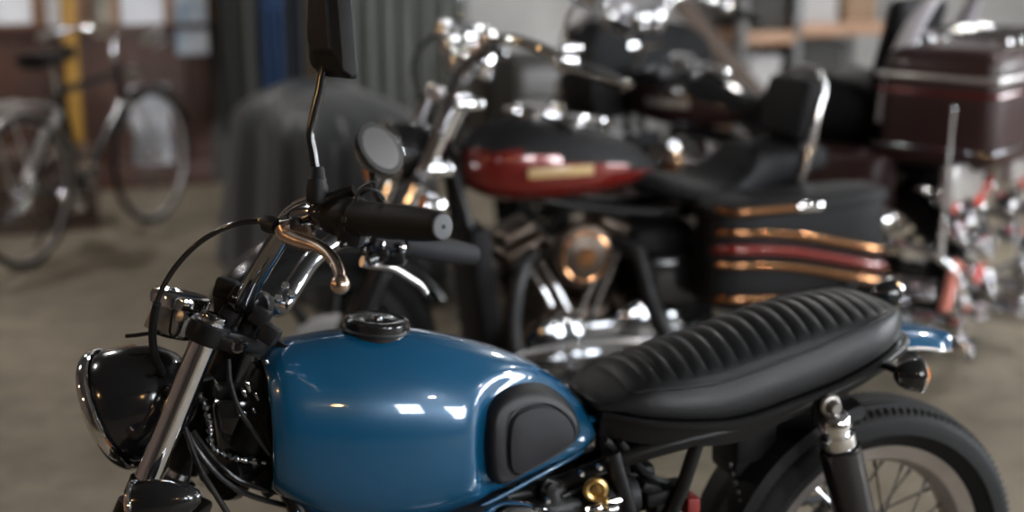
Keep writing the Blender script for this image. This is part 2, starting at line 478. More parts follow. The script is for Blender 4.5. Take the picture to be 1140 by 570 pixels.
# ---- swingarm, chain guard, brake, shocks
mb = MB()
for s in (-1, 1):
    mb.tube([(.97, s*.09, .36), (1.10, s*.10, .35), (1.30, s*.105, .34), (1.49, s*.105, .336)], .02, 12, 4, flat=1.2)
    mb.box((1.474, s*.105, .336), (.06, .02, .05), bev=.006)
    mb.box((1.375, s*.125, .37), (.03, .03, .05), bev=.006)
mb.tube([(.97, -.11, .36), (.97, .11, .36)], .026, 14); mb.tube([(1.12, -.10, .35), (1.12, .10, .35)], .018, 12)
obj('swingarm', mb, 'black_paint', hero)
mb = MB(); mb.torus(RC+V((0, .07, 0)), (0, 1, 0), .085, .012, 40, 6); obj('sprocket', mb, 'chrome_dark', hero)
mb = MB(); mb.tube([(.92, .085, .40), (1.15, .085, .40), (1.45, .085, .425), (1.56, .085, .34), (1.45, .085, .25), (.95, .085, .30)], .009, 8, 5, closed=True); obj('chain', mb, 'black_metal', hero)
mb = MB(); mb.torus(RC+V((0, -.075, 0)), (0, 1, 0), .085, .030, 40, 4); mb.lathe([(.115, -.002), (.115, .002)], RC+V((0, -.076, 0)), (0, 1, 0), 40); obj('brake_disc', mb, 'chrome_dark', hero)
# dark inner mudguard and battery box in front of the rear wheel
mb = MB(); R = []
for i in range(22):
    a = math.radians(100+75*i/21); rr = .352
    R.append([V((RC.x+(rr-q)*math.cos(a), y, RC.z+(rr-q)*math.sin(a))) for y, q in ((-.075, .03), (-.07, .008), (-.04, 0), (.04, 0), (.07, .008), (.075, .03), (.07, .028), (.04, .006), (-.04, .006), (-.07, .028))])
mb.rings(R); obj('inner_mudguard', mb, 'black_plastic', hero)
mb = MB(); p = at(826, 510, .02); mb.box((p.x, .03, .63), (.085, .13, .11), bev=.012); mb.box((p.x-.005, .03, .565), (.06, .10, .05), bev=.01)
bb = obj('battery_box', mb, 'black_plastic', hero)
for k in range(5):
    q = at(812+k*3, 518+k*10, -.05); mb = MB(); mb.ell(q, .006, 8); obj('terminal', mb, 'black_metal', bb)
for s in (-1, 1):
    A = V((1.298, s*.14, .712)); B = V((1.385, s*.15, .40)); d = (B-A).normalized()
    mb = MB(); mb.lathe([(.020, .075), (.036, .082), (.0375, .09), (.0375, .27), (.034, .285), (.020, .29)], A, d, 30)
    sh = obj('shock_absorber', mb, 'black_gloss', hero, 'black shrouded rear shock')
    mb = MB(); mb.lathe([(.010, .004), (.014, .014), (.026, .020), (.030, .026), (.030, .040), (.024, .044), (.024, .052), (.032, .056), (.033, .070), (.030, .084)], A, d, 26); obj('shock_collar', mb, 'chrome', sh)
    mb = MB(); mb.torus(A, (0, 1, 0), .014, .007, 20, 8); mb.lathe([(.009, -.022), (.012, -.018), (.012, .018), (.009, .022)], A, (0, 1, 0), 14); obj('top_eye', mb, 'cast_metal', sh)
    mb = MB(); mb.lathe([(.012, .288), (.012, .33)], A, d, 14); mb.torus(B, (0, 1, 0), .015, .007, 20, 8); obj('bottom_eye', mb, 'cast_metal', sh)
    mb = MB(); e = V((.036, s*-.002, .002)); mb.tube([A+d*.08+V((.030, s*-.012, 0)), A+d*.26+V((.036, s*-.012, 0))], .007, 8); obj('reservoir_line', mb, 'chrome_dark', sh)

# ---- engine under the tank
mb = MB()
mb.box((.66, 0, .34), (.40, .26, .20), bev=.05, seg=4); mb.box((.86, 0, .33), (.20, .22, .20), bev=.05, seg=4)
mb.lathe([(.02, -.19), (.10, -.185), (.112, -.16), (.112, .16), (.10, .185), (.02, .19)], V((.60, 0, .32)), (0, 1, 0), 36)
mb.lathe([(.02, -.18), (.085, -.175), (.095, -.15), (.095, .15), (.085, .175), (.02, .18)], V((.84, 0, .34)), (0, 1, 0), 36)
eng = obj('engine_case', mb, 'cast_metal', hero)
mb = MB()
for k in range(9):
    z = .435+k*.0135; mb.box((.62, 0, z), (.20, .27, .005), bev=.0015, seg=1)
mb.box((.62, 0, .49), (.15, .22, .13))
obj('cylinder_block', mb, 'black_metal', eng)
mb = MB(); mb.box((.63, 0, .575), (.20, .25, .045), bev=.015, seg=3); obj('cylinder_head', mb, 'black_metal', eng)
for s in (-1, 1):
    c = at(572, 574, -.13); c.y = s*.115
    mb = MB(); R = []
    mb.ell((c.x, c.y, c.z-.010), (.060, .036, .026), 24); mb.ell((c.x+.005, c.y-s*.004, c.z-.016), (.074, .034, .020), 24)
    cc = obj('cam_cover', mb, 'chrome', hero, 'polished cam cover')
mb = MB(); c = at(611, 541, -.10); mb.box(c, (.026, .010, .026), Matrix.Rotation(.5, 3, 'Y'), .005); mb.lathe([(.008, 0), (.008, .010), (0, .012)], c+V((0, -.005, 0)), (0, -1, 0), 12); obj('tank_bracket', mb, 'black_metal', hero)
# brass petcock
c = at(663, 545, -.115)
mb = MB(); mb.torus(c, (-.35, -1, .1), .0155, .0065, 26, 8); mb.lathe([(.012, -.03), (.012, .002), (.006, .004), (0, .004)], c+V((.004, 0, -.004)), (-.35, -1, .1), 18)
pk = obj('petcock', mb, 'brass', hero, 'brass fuel tap')
mb = MB(); mb.lathe([(.004, 0), (.007, .004), (.007, .02), (.004, .024)], c+V((.002, -.002, -.01)), (.5, -.8, -.3), 12); obj('tap_lever', mb, 'brass', pk)
# carburettors, air boots, hoses
for s in (-1, 1):
    mb = MB(); c = V((.80, s*.065, .560)); mb.lathe([(.022, -.07), (.026, -.06), (.030, -.03), (.032, 0), (.030, .04), (.024, .05)], c, (1, 0, .05), 22); mb.lathe([(.024, -.045), (.027, -.04), (.027, .045), (.02, .055), (.012, .06)], c+V((0, 0, -.005)), (0, 0, 1), 20)
    mb.box(c+V((0, 0, -.055)), (.06, .055, .035), bev=.008)
    cb = obj('carburettor', mb, 'black_metal', hero)
    mb = MB(); mb.lathe([(.026, .05), (.034, .06), (.040, .075), (.042, .14), (.036, .155), (0, .158)], c, (1, 0, .05), 26); obj('air_filter', mb, 'black_plastic', cb)
c = at(678, 566, -.12)
mb = MB(); mb.ell(c, (.020, .014, .010), 16); mb.ell(c+V((-.022, 0, .003)), .010, 12); mb.tube([c+V((-.04, .01, 0)), c+V((.05, .02, .006))], .006, 8); obj('throttle_linkage', mb, 'chrome', hero)
for q in ((610, 558), (648, 528), (685, 560), (668, 521)):
    mb = MB(); c = at(q[0], q[1], -.10); mb.lathe([(.006, -.008), (.006, 0), (.004, .003), (0, .003)], c, (0, -1, 0), 8); obj('bolt', mb, 'chrome', hero)
for pts, r, m in (([(625, 553), (650, 543), (690, 530), (720, 528)], .0045, 'black_metal'), ([(672, 490), (684, 500), (694, 515), (700, 540), (706, 575)], .008, 'black_plastic'), ([(690, 492), (705, 510), (722, 530), (748, 540)], .007, 'black_plastic')):
    mb = MB(); mb.tube([at(q[0], q[1], -.09+.01*i) for i, q in enumerate(pts)], r, 8, 5); obj('hose', mb, m, hero)
mb = MB(); c = at(738, 548, -.07); mb.box(c, (.085, .05, .028), Matrix.Rotation(-.12, 3, 'Y'), .008); mb.box(c+V((-.03, .0, .016)), (.04, .04, .02), Matrix.Rotation(.4, 3, 'Y'), .006); mb.box(c+V((.0, 0, -.03)), (.05, .05, .05), bev=.01)
rb = obj('footrest', mb, 'black_plastic', hero)
mb = MB(); c = at(766, 560, -.07); mb.box(c, (.026, .05, .035), bev=.005); obj('peg_end', mb, 'red_peg', rb, 'dark red end piece')
mb = MB(); mb.box(at(702, 532, .0), (.05, .12, .09), bev=.015); mb.box(at(690, 505, .02), (.06, .12, .06), bev=.015); obj('air_box', mb, 'black_plastic', hero)
# exhausts
for s in (-1, 1):
    mb = MB(); mb.tube([(.54, s*.08, .56), (.46, s*.10, .50), (.43, s*.11, .38), (.50, s*.12, .22), (.68, s*.14, .17), (1.0, s*.15, .18)], .020, 14, 6)
    ex = obj('exhaust_pipe', mb, 'chrome', hero)
    mb = MB(); mb.lathe([(.02, 0), (.036, .06), (.042, .16), (.042, .40), (.03, .46), (.022, .47), (.018, .44)], V((.98, s*.15, .18)), (1, s*.05, .09), 24); obj('muffler', mb, 'chrome', ex)
mb = MB(); mb.tube([(.86, -.12, .20), (.90, -.20, .10), (.93, -.27, .012)], .011, 10, 4); mb.box((.93, -.275, .006), (.07, .04, .012), bev=.004); obj('side_stand', mb, 'black_paint', hero)
for s in (-1, 1):
    mb = MB(); mb.tube([(.78, s*.13, .26), (.78, s*.22, .27)], .012, 10); mb.tube([(.78, s*.21, .27), (.78, s*.30, .275)], .017, 12); obj('foot_peg', mb, 'black_plastic', hero)

# ---- front end (in the frame of the turned steering)
FA, FB = L(232, 368, -.10), L(162, 540, -.10)
FD = (FB-FA).normalized()                     # down the fork
e_up = -FD; e_lat = V((0, -1, 0)); e_back = V((-FD.z, 0, FD.x)).normalized()
if e_back.x < 0: e_back = -e_back
def fk(s, t, back=0.0): return V((FA.x, s*.10, FA.z))+FD*t+e_back*back
def sobj(name, mb, mat_, parent, label=None, ang=40):
    mb.xf(SM); return obj(name, mb, mat_, parent, label, ang)
for s in (-1, 1):
    mb = MB(); mb.lathe([(.0195, -.02), (.0212, -.018), (.0212, .42)], fk(s, 0), FD, 36)
    ft = sobj('fork_tube', mb, 'chrome', hero, 'polished chrome fork tube')
    mb = MB(); mb.lathe([(.0215, .395), (.029, .40), (.031, .42), (.031, .62), (.026, .66), (.018, .67)], fk(s, 0), FD, 26); sobj('fork_slider', mb, 'black_paint', ft)
    mb = MB(); mb.lathe([(.013, -.028), (.0155, -.026), (.0155, -.016)], fk(s, 0), FD, 6); mb.lathe([(.0205, -.026), (.0215, -.022), (.0205, -.016)], fk(s, 0), FD, 26); sobj('fork_cap', mb, 'chrome_dark', ft)
mb = MB(); mb.lathe([(.0215, .022), (.029, .024), (.030, .27), (.0215, .275)], fk(1, 0), FD, 26); sobj('fork_cover', mb, 'black_paint', hero)
mb = MB()
for s in (-1, 1):
    mb.lathe([(.028, -.014), (.0315, -.011), (.0325, .012), (.030, .019)], fk(s, 0), FD, 32)
    A = fk(s, .003)
    mb.prism([A+e_back*(-.022)+e_up*.012, A+e_back*.026+e_up*.012, V((A.x, s*.025, A.z))+e_back*.075+e_up*.012, V((A.x, s*.025, A.z))+e_back*.012+e_up*.012], FD*.026, .004)
    mb.prism([A+e_back*.02+e_up*.008+V((0, -s*.018, 0)), A+e_back*.052+e_up*.008+V((0, -s*.014, 0)), A+e_back*.052+e_up*.008+V((0, s*.012, 0)), A+e_back*.02+e_up*.008+V((0, s*.02, 0))], FD*.022, .004)
mb.lathe([(.022, -.024), (.03, -.02), (.034, .0), (.034, .024)], V((FA.x, 0, FA.z))+e_back*.045, FD, 30)
yk = sobj('upper_yoke', mb, 'black_paint', hero, 'black top fork clamp')
for s in (-1, 1):
    mb = MB(); c = fk(s, .003, .054)+V((0, s*.013, 0)); mb.lathe([(.008, -.03), (.0095, 0), (.0095, .003), (.006, .004), (.005, .001), (0, .001)], c, (0, s, 0), 18); sobj('pinch_bolt', mb, 'chrome_dark', yk)
mb = MB()
for s in (-1, 1):
    mb.lathe([(.026, .285), (.031, .289), (.031, .332), (.026, .336)], fk(s, 0), FD, 30)
mb.box(V((FA.x, 0, FA.z))+FD*.31+e_back*.03, (.09, .17, .035), Matrix(((e_back.x, 0, e_up.x), (0, 1, 0), (e_back.z, 0, e_up.z))), .008)
sobj('lower_yoke', mb, 'black_paint', hero)
# indicator clamp and front indicators
for s in (-1, 1):
    t0 = (L(150, 541, -.10)-FA).length if s < 0 else .19
    mb = MB(); mb.lathe([(.022, t0-.018), (.0265, t0-.016), (.0265, t0+.012), (.022, t0+.014)], fk(s, 0), FD, 28); mb.box(fk(s, t0, .020)+V((0, s*.02, 0)), (.020, .026, .022), bev=.004)
    sobj('signal_clamp', mb, 'black_paint', hero)
    c = L(152, 562, -.165); c.y = s*.165
    ts = turn_signal(c, (-1, 0, -.12), .035, .10, [fk(s, t0+.03, .03)+V((0, s*.03, 0))], 'amber_lens', T=SM)
# headlight
hc = (L(98, 391, 0)+L(150, 523, 0))/2; hu = (L(98, 391, 0)-L(150, 523, 0)).normalized(); HR = (L(98, 391, 0)-L(150, 523, 0)).length/2
hn = V((-hu.z, 0, hu.x)).normalized()
if hn.x > 0: hn = -hn
mb = MB(); r = HR-.006
mb.lathe([(0, -.142), (r*.30, -.139), (r*.55, -.126), (r*.76, -.103), (r*.90, -.070), (r*.975, -.035), (r, -.004), (r*.95, 0), (r*.93, -.02), (r*.6, -.06), (0, -.075)], hc, hn, 48)
hl = sobj('headlight', mb, 'black_gloss', hero, 'black headlight bowl', ang=60)
mb = MB(); mb.lathe([(HR-.010, -.012), (HR-.001, -.010), (HR+.001, -.004), (HR-.002, .004), (HR-.006, .008), (HR-.011, .009), (HR-.013, .006), (HR-.012, -.004)], hc, hn, 56, cap=False); mb.torus(hc+hn*-.012, hn, HR-.003, .0030, 56, 8); sobj('headlight_rim', mb, 'chrome', hl, 'chrome headlight rim')
mb = MB(); mb.lathe([(HR-.012, .006), (HR*.8, .014), (HR*.5, .021), (HR*.2, .024), (0, .0245)], hc, hn, 48, cap=False); sobj('headlight_lens', mb, 'lens_glass', hl)
mb = MB(); mb.lathe([(HR-.013, .002), (HR*.8, -.022), (HR*.5, -.044), (HR*.2, -.056), (.012, -.058), (.010, -.03), (0, -.028)], hc, hn, 40, cap=False); sobj('reflector', mb, 'chrome', hl)
for s in (-1, 1):
    mb = MB(); mb.tube([fk(s, .10, 0)+V((0, -s*.015, 0)), hc-hn*.095+V((0, s*.045, 0))], .010, 10); sobj('headlight_bracket', mb, 'black_paint', hl)
# gauge
gc = L(202, 329, -.012); ga = V((.27, 0, 1)).normalized()
mb = MB(); mb.lathe([(.010, -.068), (.030, -.066), (.040, -.054), (.0405, -.018), (.042, -.006), (.0405, -.003), (0, -.003)], gc, ga, 40)
gg = sobj('speedometer', mb, 'chrome_dark', hero, 'round chrome instrument')
mb = MB(); mb.lathe([(.0405, -.020), (.0465, -.017), (.048, -.004), (.0455, .003), (.041, .005), (.0395, .001), (.0395, -.006)], gc, ga, 44, cap=False); sobj('bezel', mb, 'chrome', gg)
mb = MB(); mb.lathe([(.040, -.002), (0, -.0015)], gc, ga, 32, cap=False); sobj('dial', mb, 'black_plastic', gg)
mb = MB(); mb.lathe([(.0405, .001), (.02, .0028), (0, .003)], gc, ga, 32, cap=False); sobj('gauge_glass', mb, 'lens_glass', gg)
mb = MB(); c = L(176, 344, -.012); mb.box(c, (.010, .05, .06), Matrix.Rotation(.45, 3, 'Y'), .003); c = L(204, 352, -.04); mb.lathe([(.006, -.01), (.009, 0), (.009, .012), (0, .014)], c, (-.3, -1, .2), 14); mb.box(L(215, 356, -.02), (.06, .03, .012), Matrix.Rotation(.2, 3, 'Y'), .003); sobj('gauge_bracket', mb, 'alloy', gg)
mb = MB(); c = L(252, 322, -.03); mb.box(c, (.036, .03, .034), Matrix.Rotation(.35, 3, 'Y'), .006); mb.box(c+V((-.010, 0, -.022)), (.02, .02, .03), bev=.004); wl = sobj('warning_lamp_block', mb, 'black_plastic', hero)
mb = MB(); mb.ell(L(262, 324, -.047), .0035, 10); sobj('warning_lamp', mb, 'amber_lens', wl)
mb = MB(); mb.tube([L(140, 374, -.03), L(152, 373, -.03), L(168, 371, -.02), L(195, 370, -.01)], .0032, 8, 4); sobj('cable_tie', mb, 'black_plastic', hero)

# handlebar
bar_l = [L(296, 338, -.00), L(284, 333, -.035), L(272, 338, -.065), L(280, 318, -.095), L(300, 283, -.145), L(322, 249, -.19), L(345, 237, -.225), L(380, 240, -.262), L(408, 244, -.29), L(488, 252, -.395)]
r_in, r_out = L(460, 274, .29), L(528, 284, .40)
bar_r = [L(296, 338, 0), L(306, 342, .035), L(314, 340, .065), L(330, 315, .095), L(352, 285, .145), L(385, 265, .20), L(425, 268, .25), r_in, r_out]
mb = MB(); mb.tube(bar_l[::-1]+bar_r[1:], .0158, 16, 6); hb = sobj('handlebar', mb, 'chrome_dark', hero, 'chrome handlebar')
mb = MB()
for s in (-1, 1):
    c = L(288, 340, s*.035); c.y = s*.035
    mb.lathe([(.02, -.018), (.022, -.014), (.022, .014), (.02, .018)], c, (0, 1, 0), 22); mb.tube([c, V((FA.x, s*.035, FA.z))+e_back*.04], .015, 12)
sobj('bar_riser', mb, 'black_paint', hero)
mb = MB()
for q in ((268, 330), (255, 352), (290, 352), (300, 372)):
    mb.box(L(q[0], q[1], -.05), (.03, .03, .03), Matrix.Rotation(.6, 3, 'Y'), .006)
sobj('ignition_switch', mb, 'black_plastic', hero)
for q in ((318, 318), (325, 327), (310, 332), (262, 330)):
    mb = MB(); mb.lathe([(.006, -.01), (.007, 0), (.005, .004), (0, .004)], L(q[0], q[1], -.06), (.3, -.8, .4), 10); sobj('clamp_bolt', mb, 'chrome', hero)
# grips
gi, go = L(399, 243, -.283), L(492, 252.3, -.400)
gd = (go-gi); gl = gd.length; gd.normalize()
mb = MB(); mb.lathe([(.020, -.002), (.0255, 0), (.0258, .008), (.0238, .012), (.0240, gl*.3), (.0236, gl*.6), (.0216, gl*.82), (.0196, gl*.93), (.0184, gl*.985), (.0172, gl)], gi, gd, 40)
g1 = sobj('grip', mb, 'grip_rubber', hb, 'black rubber grip')
mb = MB(); mb.lathe([(.0173, gl-.002), (.0170, gl+.0015), (.0155, gl+.003), (.0035, gl+.0035), (.003, gl+.001), (0, gl+.001)], gi, gd, 36); sobj('grip_end', mb, 'grip_cap', hb, 'grey grip end cap')
mb = MB(); mb.lathe([(0, .0008), (.0032, .0008), (.0032, .0037), (.0, .0038)], go, gd, 14); sobj('end_hole', mb, 'black_plastic', hb)
hi, ho = r_in, r_out; hd = (ho-hi); hl_ = hd.length; hd.normalize()
mb = MB(); mb.lathe([(.020, -.03), (.0235, -.025), (.0235, hl_*.5), (.021, hl_*.8), (.018, hl_*.99), (.015, hl_)], hi, hd, 32); sobj('grip', mb, 'pad_rubber_matt', hb, 'far rubber grip')
# left switch housing
mb = MB(); c = gi-gd*.030; X = gd; u, w_, _ = basis(gd)
MM = Matrix((u, w_, gd)).transposed()
mb.lathe([(.021, -.03), (.027, -.026), (.0285, -.01), (.0285, .016), (.025, .024)], c, gd, 28)
mb.box(L(392, 262, -.275), (.035, .045, .030), Matrix.Rotation(.3, 3, 'Y'), .008); mb.box(L(386, 250, -.28), (.03, .03, .03), Matrix.Rotation(.6, 3, 'Z'), .006)
sw = sobj('switch_housing', mb, 'black_plastic', hb)
mb = MB()
for q, r_ in (((402, 257), .006), ((384, 244), .005), ((404, 278), .005), ((382, 272), .006)):
    mb.ell(L(q[0], q[1], -.305), r_, 10)
mb.torus(gi+gd*-.002, gd, .0262, .0016, 32, 6)
sobj('switch_button', mb, 'black_gloss', hb)
mb = MB(); mb.torus(L(415, 207, -.285), (.2, -1, .2), .005, .0022, 16, 6); mb.tube([L(400, 214, -.28), L(408, 209, -.285), L(414, 207, -.285)], .006, 8, 4, flat=.6); mb.tube([L(396, 224, -.30), L(399, 214, -.305), L(408, 210, -.305), L(420, 213, -.30), L(428, 222, -.295)], .0022, 8, 6); sobj('choke_lever', mb, 'black_metal', hb)
# clutch perch, lever, cable
mb = MB()
pc = (bar_l[6]+bar_l[7])/2; bd = (bar_l[7]-bar_l[6]).normalized()
mb.lathe([(.019, -.016), (.0215, -.013), (.0215, .013), (.019, .016)], pc, bd, 26)
mb.tube([L(384, 236, -.265), L(360, 238, -.255), L(334, 245, -.235), L(312, 249, -.215), L(304, 250, -.208)], [.013, .010, .0065, .0055, .0055], 12, 4)
mb.tube([L(352, 230, -.25), L(372, 220, -.258), L(388, 213, -.262), L(394, 211, -.264)], [.012, .010, .0075, .0068], 12, 4)
mb.tube([L(342, 243, -.24), L(366, 232, -.25), L(398, 220, -.262)], .008, 10, 4)
per = sobj('lever_perch', mb, 'black_gloss', hb)
mb = MB(); mb.lathe([(.007, -.012), (.0125, -.010), (.0135, -.004), (.0135, .004), (.0125, .010), (.006, .014), (.004, .026), (.003, .028)], L(302, 250, -.208), L(288, 246, -.20)-L(302, 250, -.208), 22); sobj('cable_adjuster', mb, 'black_metal', hb)
mb = MB(); a = L(291, 246, -.202); mb.lathe([(.0035, -.004), (.0045, 0), (.0045, .004), (.003, .006)], a, L(280, 246, -.2)-a, 12); sobj('adjuster_ferrule', mb, 'brass', hb)
mb = MB()
lv = [(L(318, 253, -.222), .013), (L(323, 262, -.228), .0125), (L(337, 269, -.248), .0105), (L(352, 274, -.268), .0082), (L(364, 281, -.288), .0072), (L(373, 292, -.308), .0066), (L(378, 304, -.325), .0062), (L(379, 312, -.333), .006)]
mb.tube([p for p, r_ in lv], [r_*1.32 for p, r_ in lv], 14, 5, flat=.92, up=(0, 0, 1))
mb.prism([L(311, 251, -.236), L(330, 248, -.244), L(348, 250, -.254), L(345, 260, -.262), L(354, 276, -.278), L(334, 273, -.262), L(319, 265, -.246)], (.004, .008, -.008), .003)
lev = sobj('clutch_lever', mb, 'lever_metal', hb, 'aluminium clutch lever with ball end, warm reflection painted into its colour')
mb = MB(); mb.ell(L(378.5, 317, -.335), .0138, 24); sobj('lever_ball', mb, 'lever_metal', hb)
mb = MB(); c = L(328, 252, -.24); mb.lathe([(.007, -.004), (.007, .012), (.005, .014), (0, .014)], c, (0.1, -.3, 1), 14); sobj('pivot_bolt', mb, 'black_metal', hb)
mb = MB(); mb.tube([L(308, 246, -.21), L(318, 233, -.215), L(330, 225, -.22), L(345, 219, -.225), L(356, 214, -.23)], .0022, 8, 5); mb.tube([L(322, 240, -.20), L(334, 231, -.20), L(346, 228, -.2), L(356, 228, -.2)], .0045, 8, 5); sobj('brake_pipe', mb, 'chrome', hb)
mb = MB(); mb.tube([L(290, 246, -.202), L(268, 248, -.20), L(245, 256, -.195), L(222, 270, -.185), L(203, 288, -.17), L(188, 308, -.155), L(177, 330, -.14), L(171, 354, -.125), L(170, 378, -.105), L(174, 400, -.085), L(184, 420, -.05), L(215, 440, .0)], .0042, 10, 6); sobj('clutch_cable', mb, 'black_gloss', hero, 'black clutch cable in a wide loop')
mb = MB(); mb.tube([L(175, 338, -.138), L(172, 350, -.128), L(170, 366, -.116), L(170, 380, -.104), L(173, 398, -.088), L(180, 415, -.06)], .0066, 10, 5); sobj('cable_sleeve', mb, 'black_plastic', hero)
# right perch and brake lever
mb = MB(); c = bar_r[6]; mb.lathe([(.022, -.03), (.027, -.025), (.027, .03), (.022, .034)], c, (bar_r[7]-bar_r[6]), 24); mb.box(L(440, 285, .26), (.04, .04, .035), bev=.008); mb.box(L(424, 276, .24), (.03, .03, .05), bev=.008); mb.tube([L(425, 285, .24), L(410, 290, .225)], .011, 10); sobj('brake_perch', mb, 'black_gloss', hb)
mb = MB(); c = L(448, 276, .235); mb.ell(c, (.007, .007, .011), 12); c = L(427, 273, .22); mb.ell(c, (.003, .004, .009), 10); sobj('perch_bolt', mb, 'chrome', hb)
mb = MB(); lv = [(L(403, 291, .22), .010), (L(415, 294, .24), .009), (L(430, 296, .262), .0085), (L(444, 302, .285), .008), (L(458, 311, .305), .0078), (L(468, 318, .322), .0075), (L(475, 327, .335), .0068)]
mb.tube([p for p, r_ in lv], [r_ for p, r_ in lv], 12, 5, flat=.7); sobj('brake_lever', mb, 'alloy', hb, 'silver brake lever')
# mirrors
mb = MB(); ms = [L(352, 210, -.258), L(352, 194, -.258), L(349, 172, -.26), L(345.5, 150, -.262), L(349, 128, -.262), L(356, 100, -.262), L(360, 80, -.262), L(366, 50, -.262)]
mb.tube(ms, [.0072, .0072, .0066, .0062, .0064, .0068, .007, .006], 12, 6); mir = sobj('mirror_stem', mb, 'black_gloss', hero)
mb = MB(); d = ms[1]-ms[0]; mb.lathe([(.0145, -.018), (.0155, -.014), (.0155, .006), (.0135, .010), (.0135, .016), (.0118, .018), (.010, .030), (.008, .033)], L(353, 212, -.258), d, 24); sobj('stem_boot', mb, 'black_plastic', mir)
mo = [(354, -44), (352, -20), (351, 20), (350, 55), (351.5, 74), (357, 83), (366, 85.5), (380, 86.5), (389, 87.5), (392.5, 85), (392, 72), (389.5, 40), (387, 10), (384, -20), (381, -44), (374, -52), (362, -52)]
mo = [(p.x, p.y) for p in cr([(q[0], q[1], 0) for q in mo], 4, True)]
mc_ = (371, 18)
nb = V((-.80, -.60, .05)).normalized()
def mring(k, dn): return [L(mc_[0]+(x-mc_[0])*k, mc_[1]+(y-mc_[1])*k, -.265-.0013*((x-372)*k))+nb*dn for x, y in mo]
mb = MB(); mb.rings([mring(.93, -.0055), mring(.97, -.008), mring(1, -.006), mring(1, .002), mring(.90, .012), mring(.62, .019), mring(.60, .0195), mring(.55, .0235), mring(.2, .025)])
mh = sobj('mirror_housing', mb, 'black_plastic', mir, 'black mirror seen from its back edge', ang=25)
mb = MB(); mb.rings([mring(.94, -.0052), mring(.5, -.0062), mring(.05, -.0062)]); sobj('mirror_glass', mb, 'mirror_glass', mir)
c2 = L(421, 167, .30)
mb = MB(); mb.tube([L(433, 268, .25), L(432, 240, .265), L(418, 215, .285), c2+V((-.015, 0, -.02))], [.008, .007, .006, .006], 10, 5); mir2 = sobj('mirror_stem', mb, 'black_gloss', hero)
mn = V((.75, -.52, .42)).normalized(); tilt = Matrix.Rotation(.22, 3, FW)
mb = MB(); mb.lathe([(0, -.030), (.025, -.028), (.042, -.018), (.053, 0), (.0535, .006), (.052, .008)], c2, mn, 40); sobj('mirror_housing', mb, 'black_gloss', mir2)
mb = MB(); mb.lathe([(.052, .0075), (.025, .0088), (0, .009)], c2, mn, 36); sobj('mirror_glass', mb, 'mirror_glass', mir2, 'round mirror face')

# ---- looms, cables and small parts between fork and tank
def wire(pts, r, m='black_gloss', name='cable', label=None):
    mb = MB(); mb.tube([at(*q) for q in pts], r, 8, 6); return obj(name, mb, m, hero, label)
wire([(205, 476, -.06), (222, 505, -.07), (248, 534, -.07), (280, 552, -.06), (330, 566, -.02)], .0048)
wire([(215, 480, -.03), (235, 508, -.05), (262, 532, -.05), (295, 545, -.04), (340, 553, 0)], .0048)
wire([(206, 478, -.08), (222, 520, -.09), (240, 550, -.09), (262, 585, -.08)], .0048)
wire([(254, 400, -.05), (256, 425, -.06), (266, 455, -.07), (282, 480, -.07), (300, 505, -.06)], .0045)
wire([(212, 490, -.05), (213, 515, -.06), (209, 540, -.07)], .002)
bp = cr([at(*q) for q in [(222, 438, -.01), (230, 455, -.02), (234, 475, -.03), (236, 497, -.035), (252, 507, -.04), (272, 512, -.04), (300, 514, -.03)]], 9)
mb = MB(); mb.tube(bp, [.0055+.0016*math.sin(i*1.7) for i in range(len(bp))], 8); obj('braided_hose', mb, 'chrome_dark', hero)
mb = MB(); mb.box(at(262, 470, .03), (.07, .06, .09), bev=.012); mb.box(at(285, 440, .04), (.06, .05, .06), Matrix.Rotation(.5, 3, 'Y'), .01); mb.lathe([(.02, 0), (.045, .005), (.05, .02), (.045, .035), (.01, .04)], at(262, 520, .03), (-.8, -.6, 0), 26); obj('horn', mb, 'black_gloss', hero)
for q, s in (((276, 430), .012), ((272, 438), .009), ((301, 412), .011), ((286, 441), .009), ((297, 404), .008), ((283, 457), .006), ((273, 460), .005), ((240, 425), .005)):
    p = at(q[0], q[1], -.035); mb = MB(); mb.box(p, (s*1.6, s, s*.8), Matrix.Rotation(.8+s*30, 3, 'Y'), s*.25); obj('connector', mb, 'chrome_dark', hero)
mb = MB()
for q in ((290, 425, 0), (300, 455, .02), (280, 490, .02), (255, 445, .05), (303, 490, .02), (300, 530, .0)):
    mb.box(at(*q), (.05, .05, .05), Matrix.Rotation(q[0]*.37, 3, 'Y'), .009)
obj('wiring_box', mb, 'black_plastic', hero)
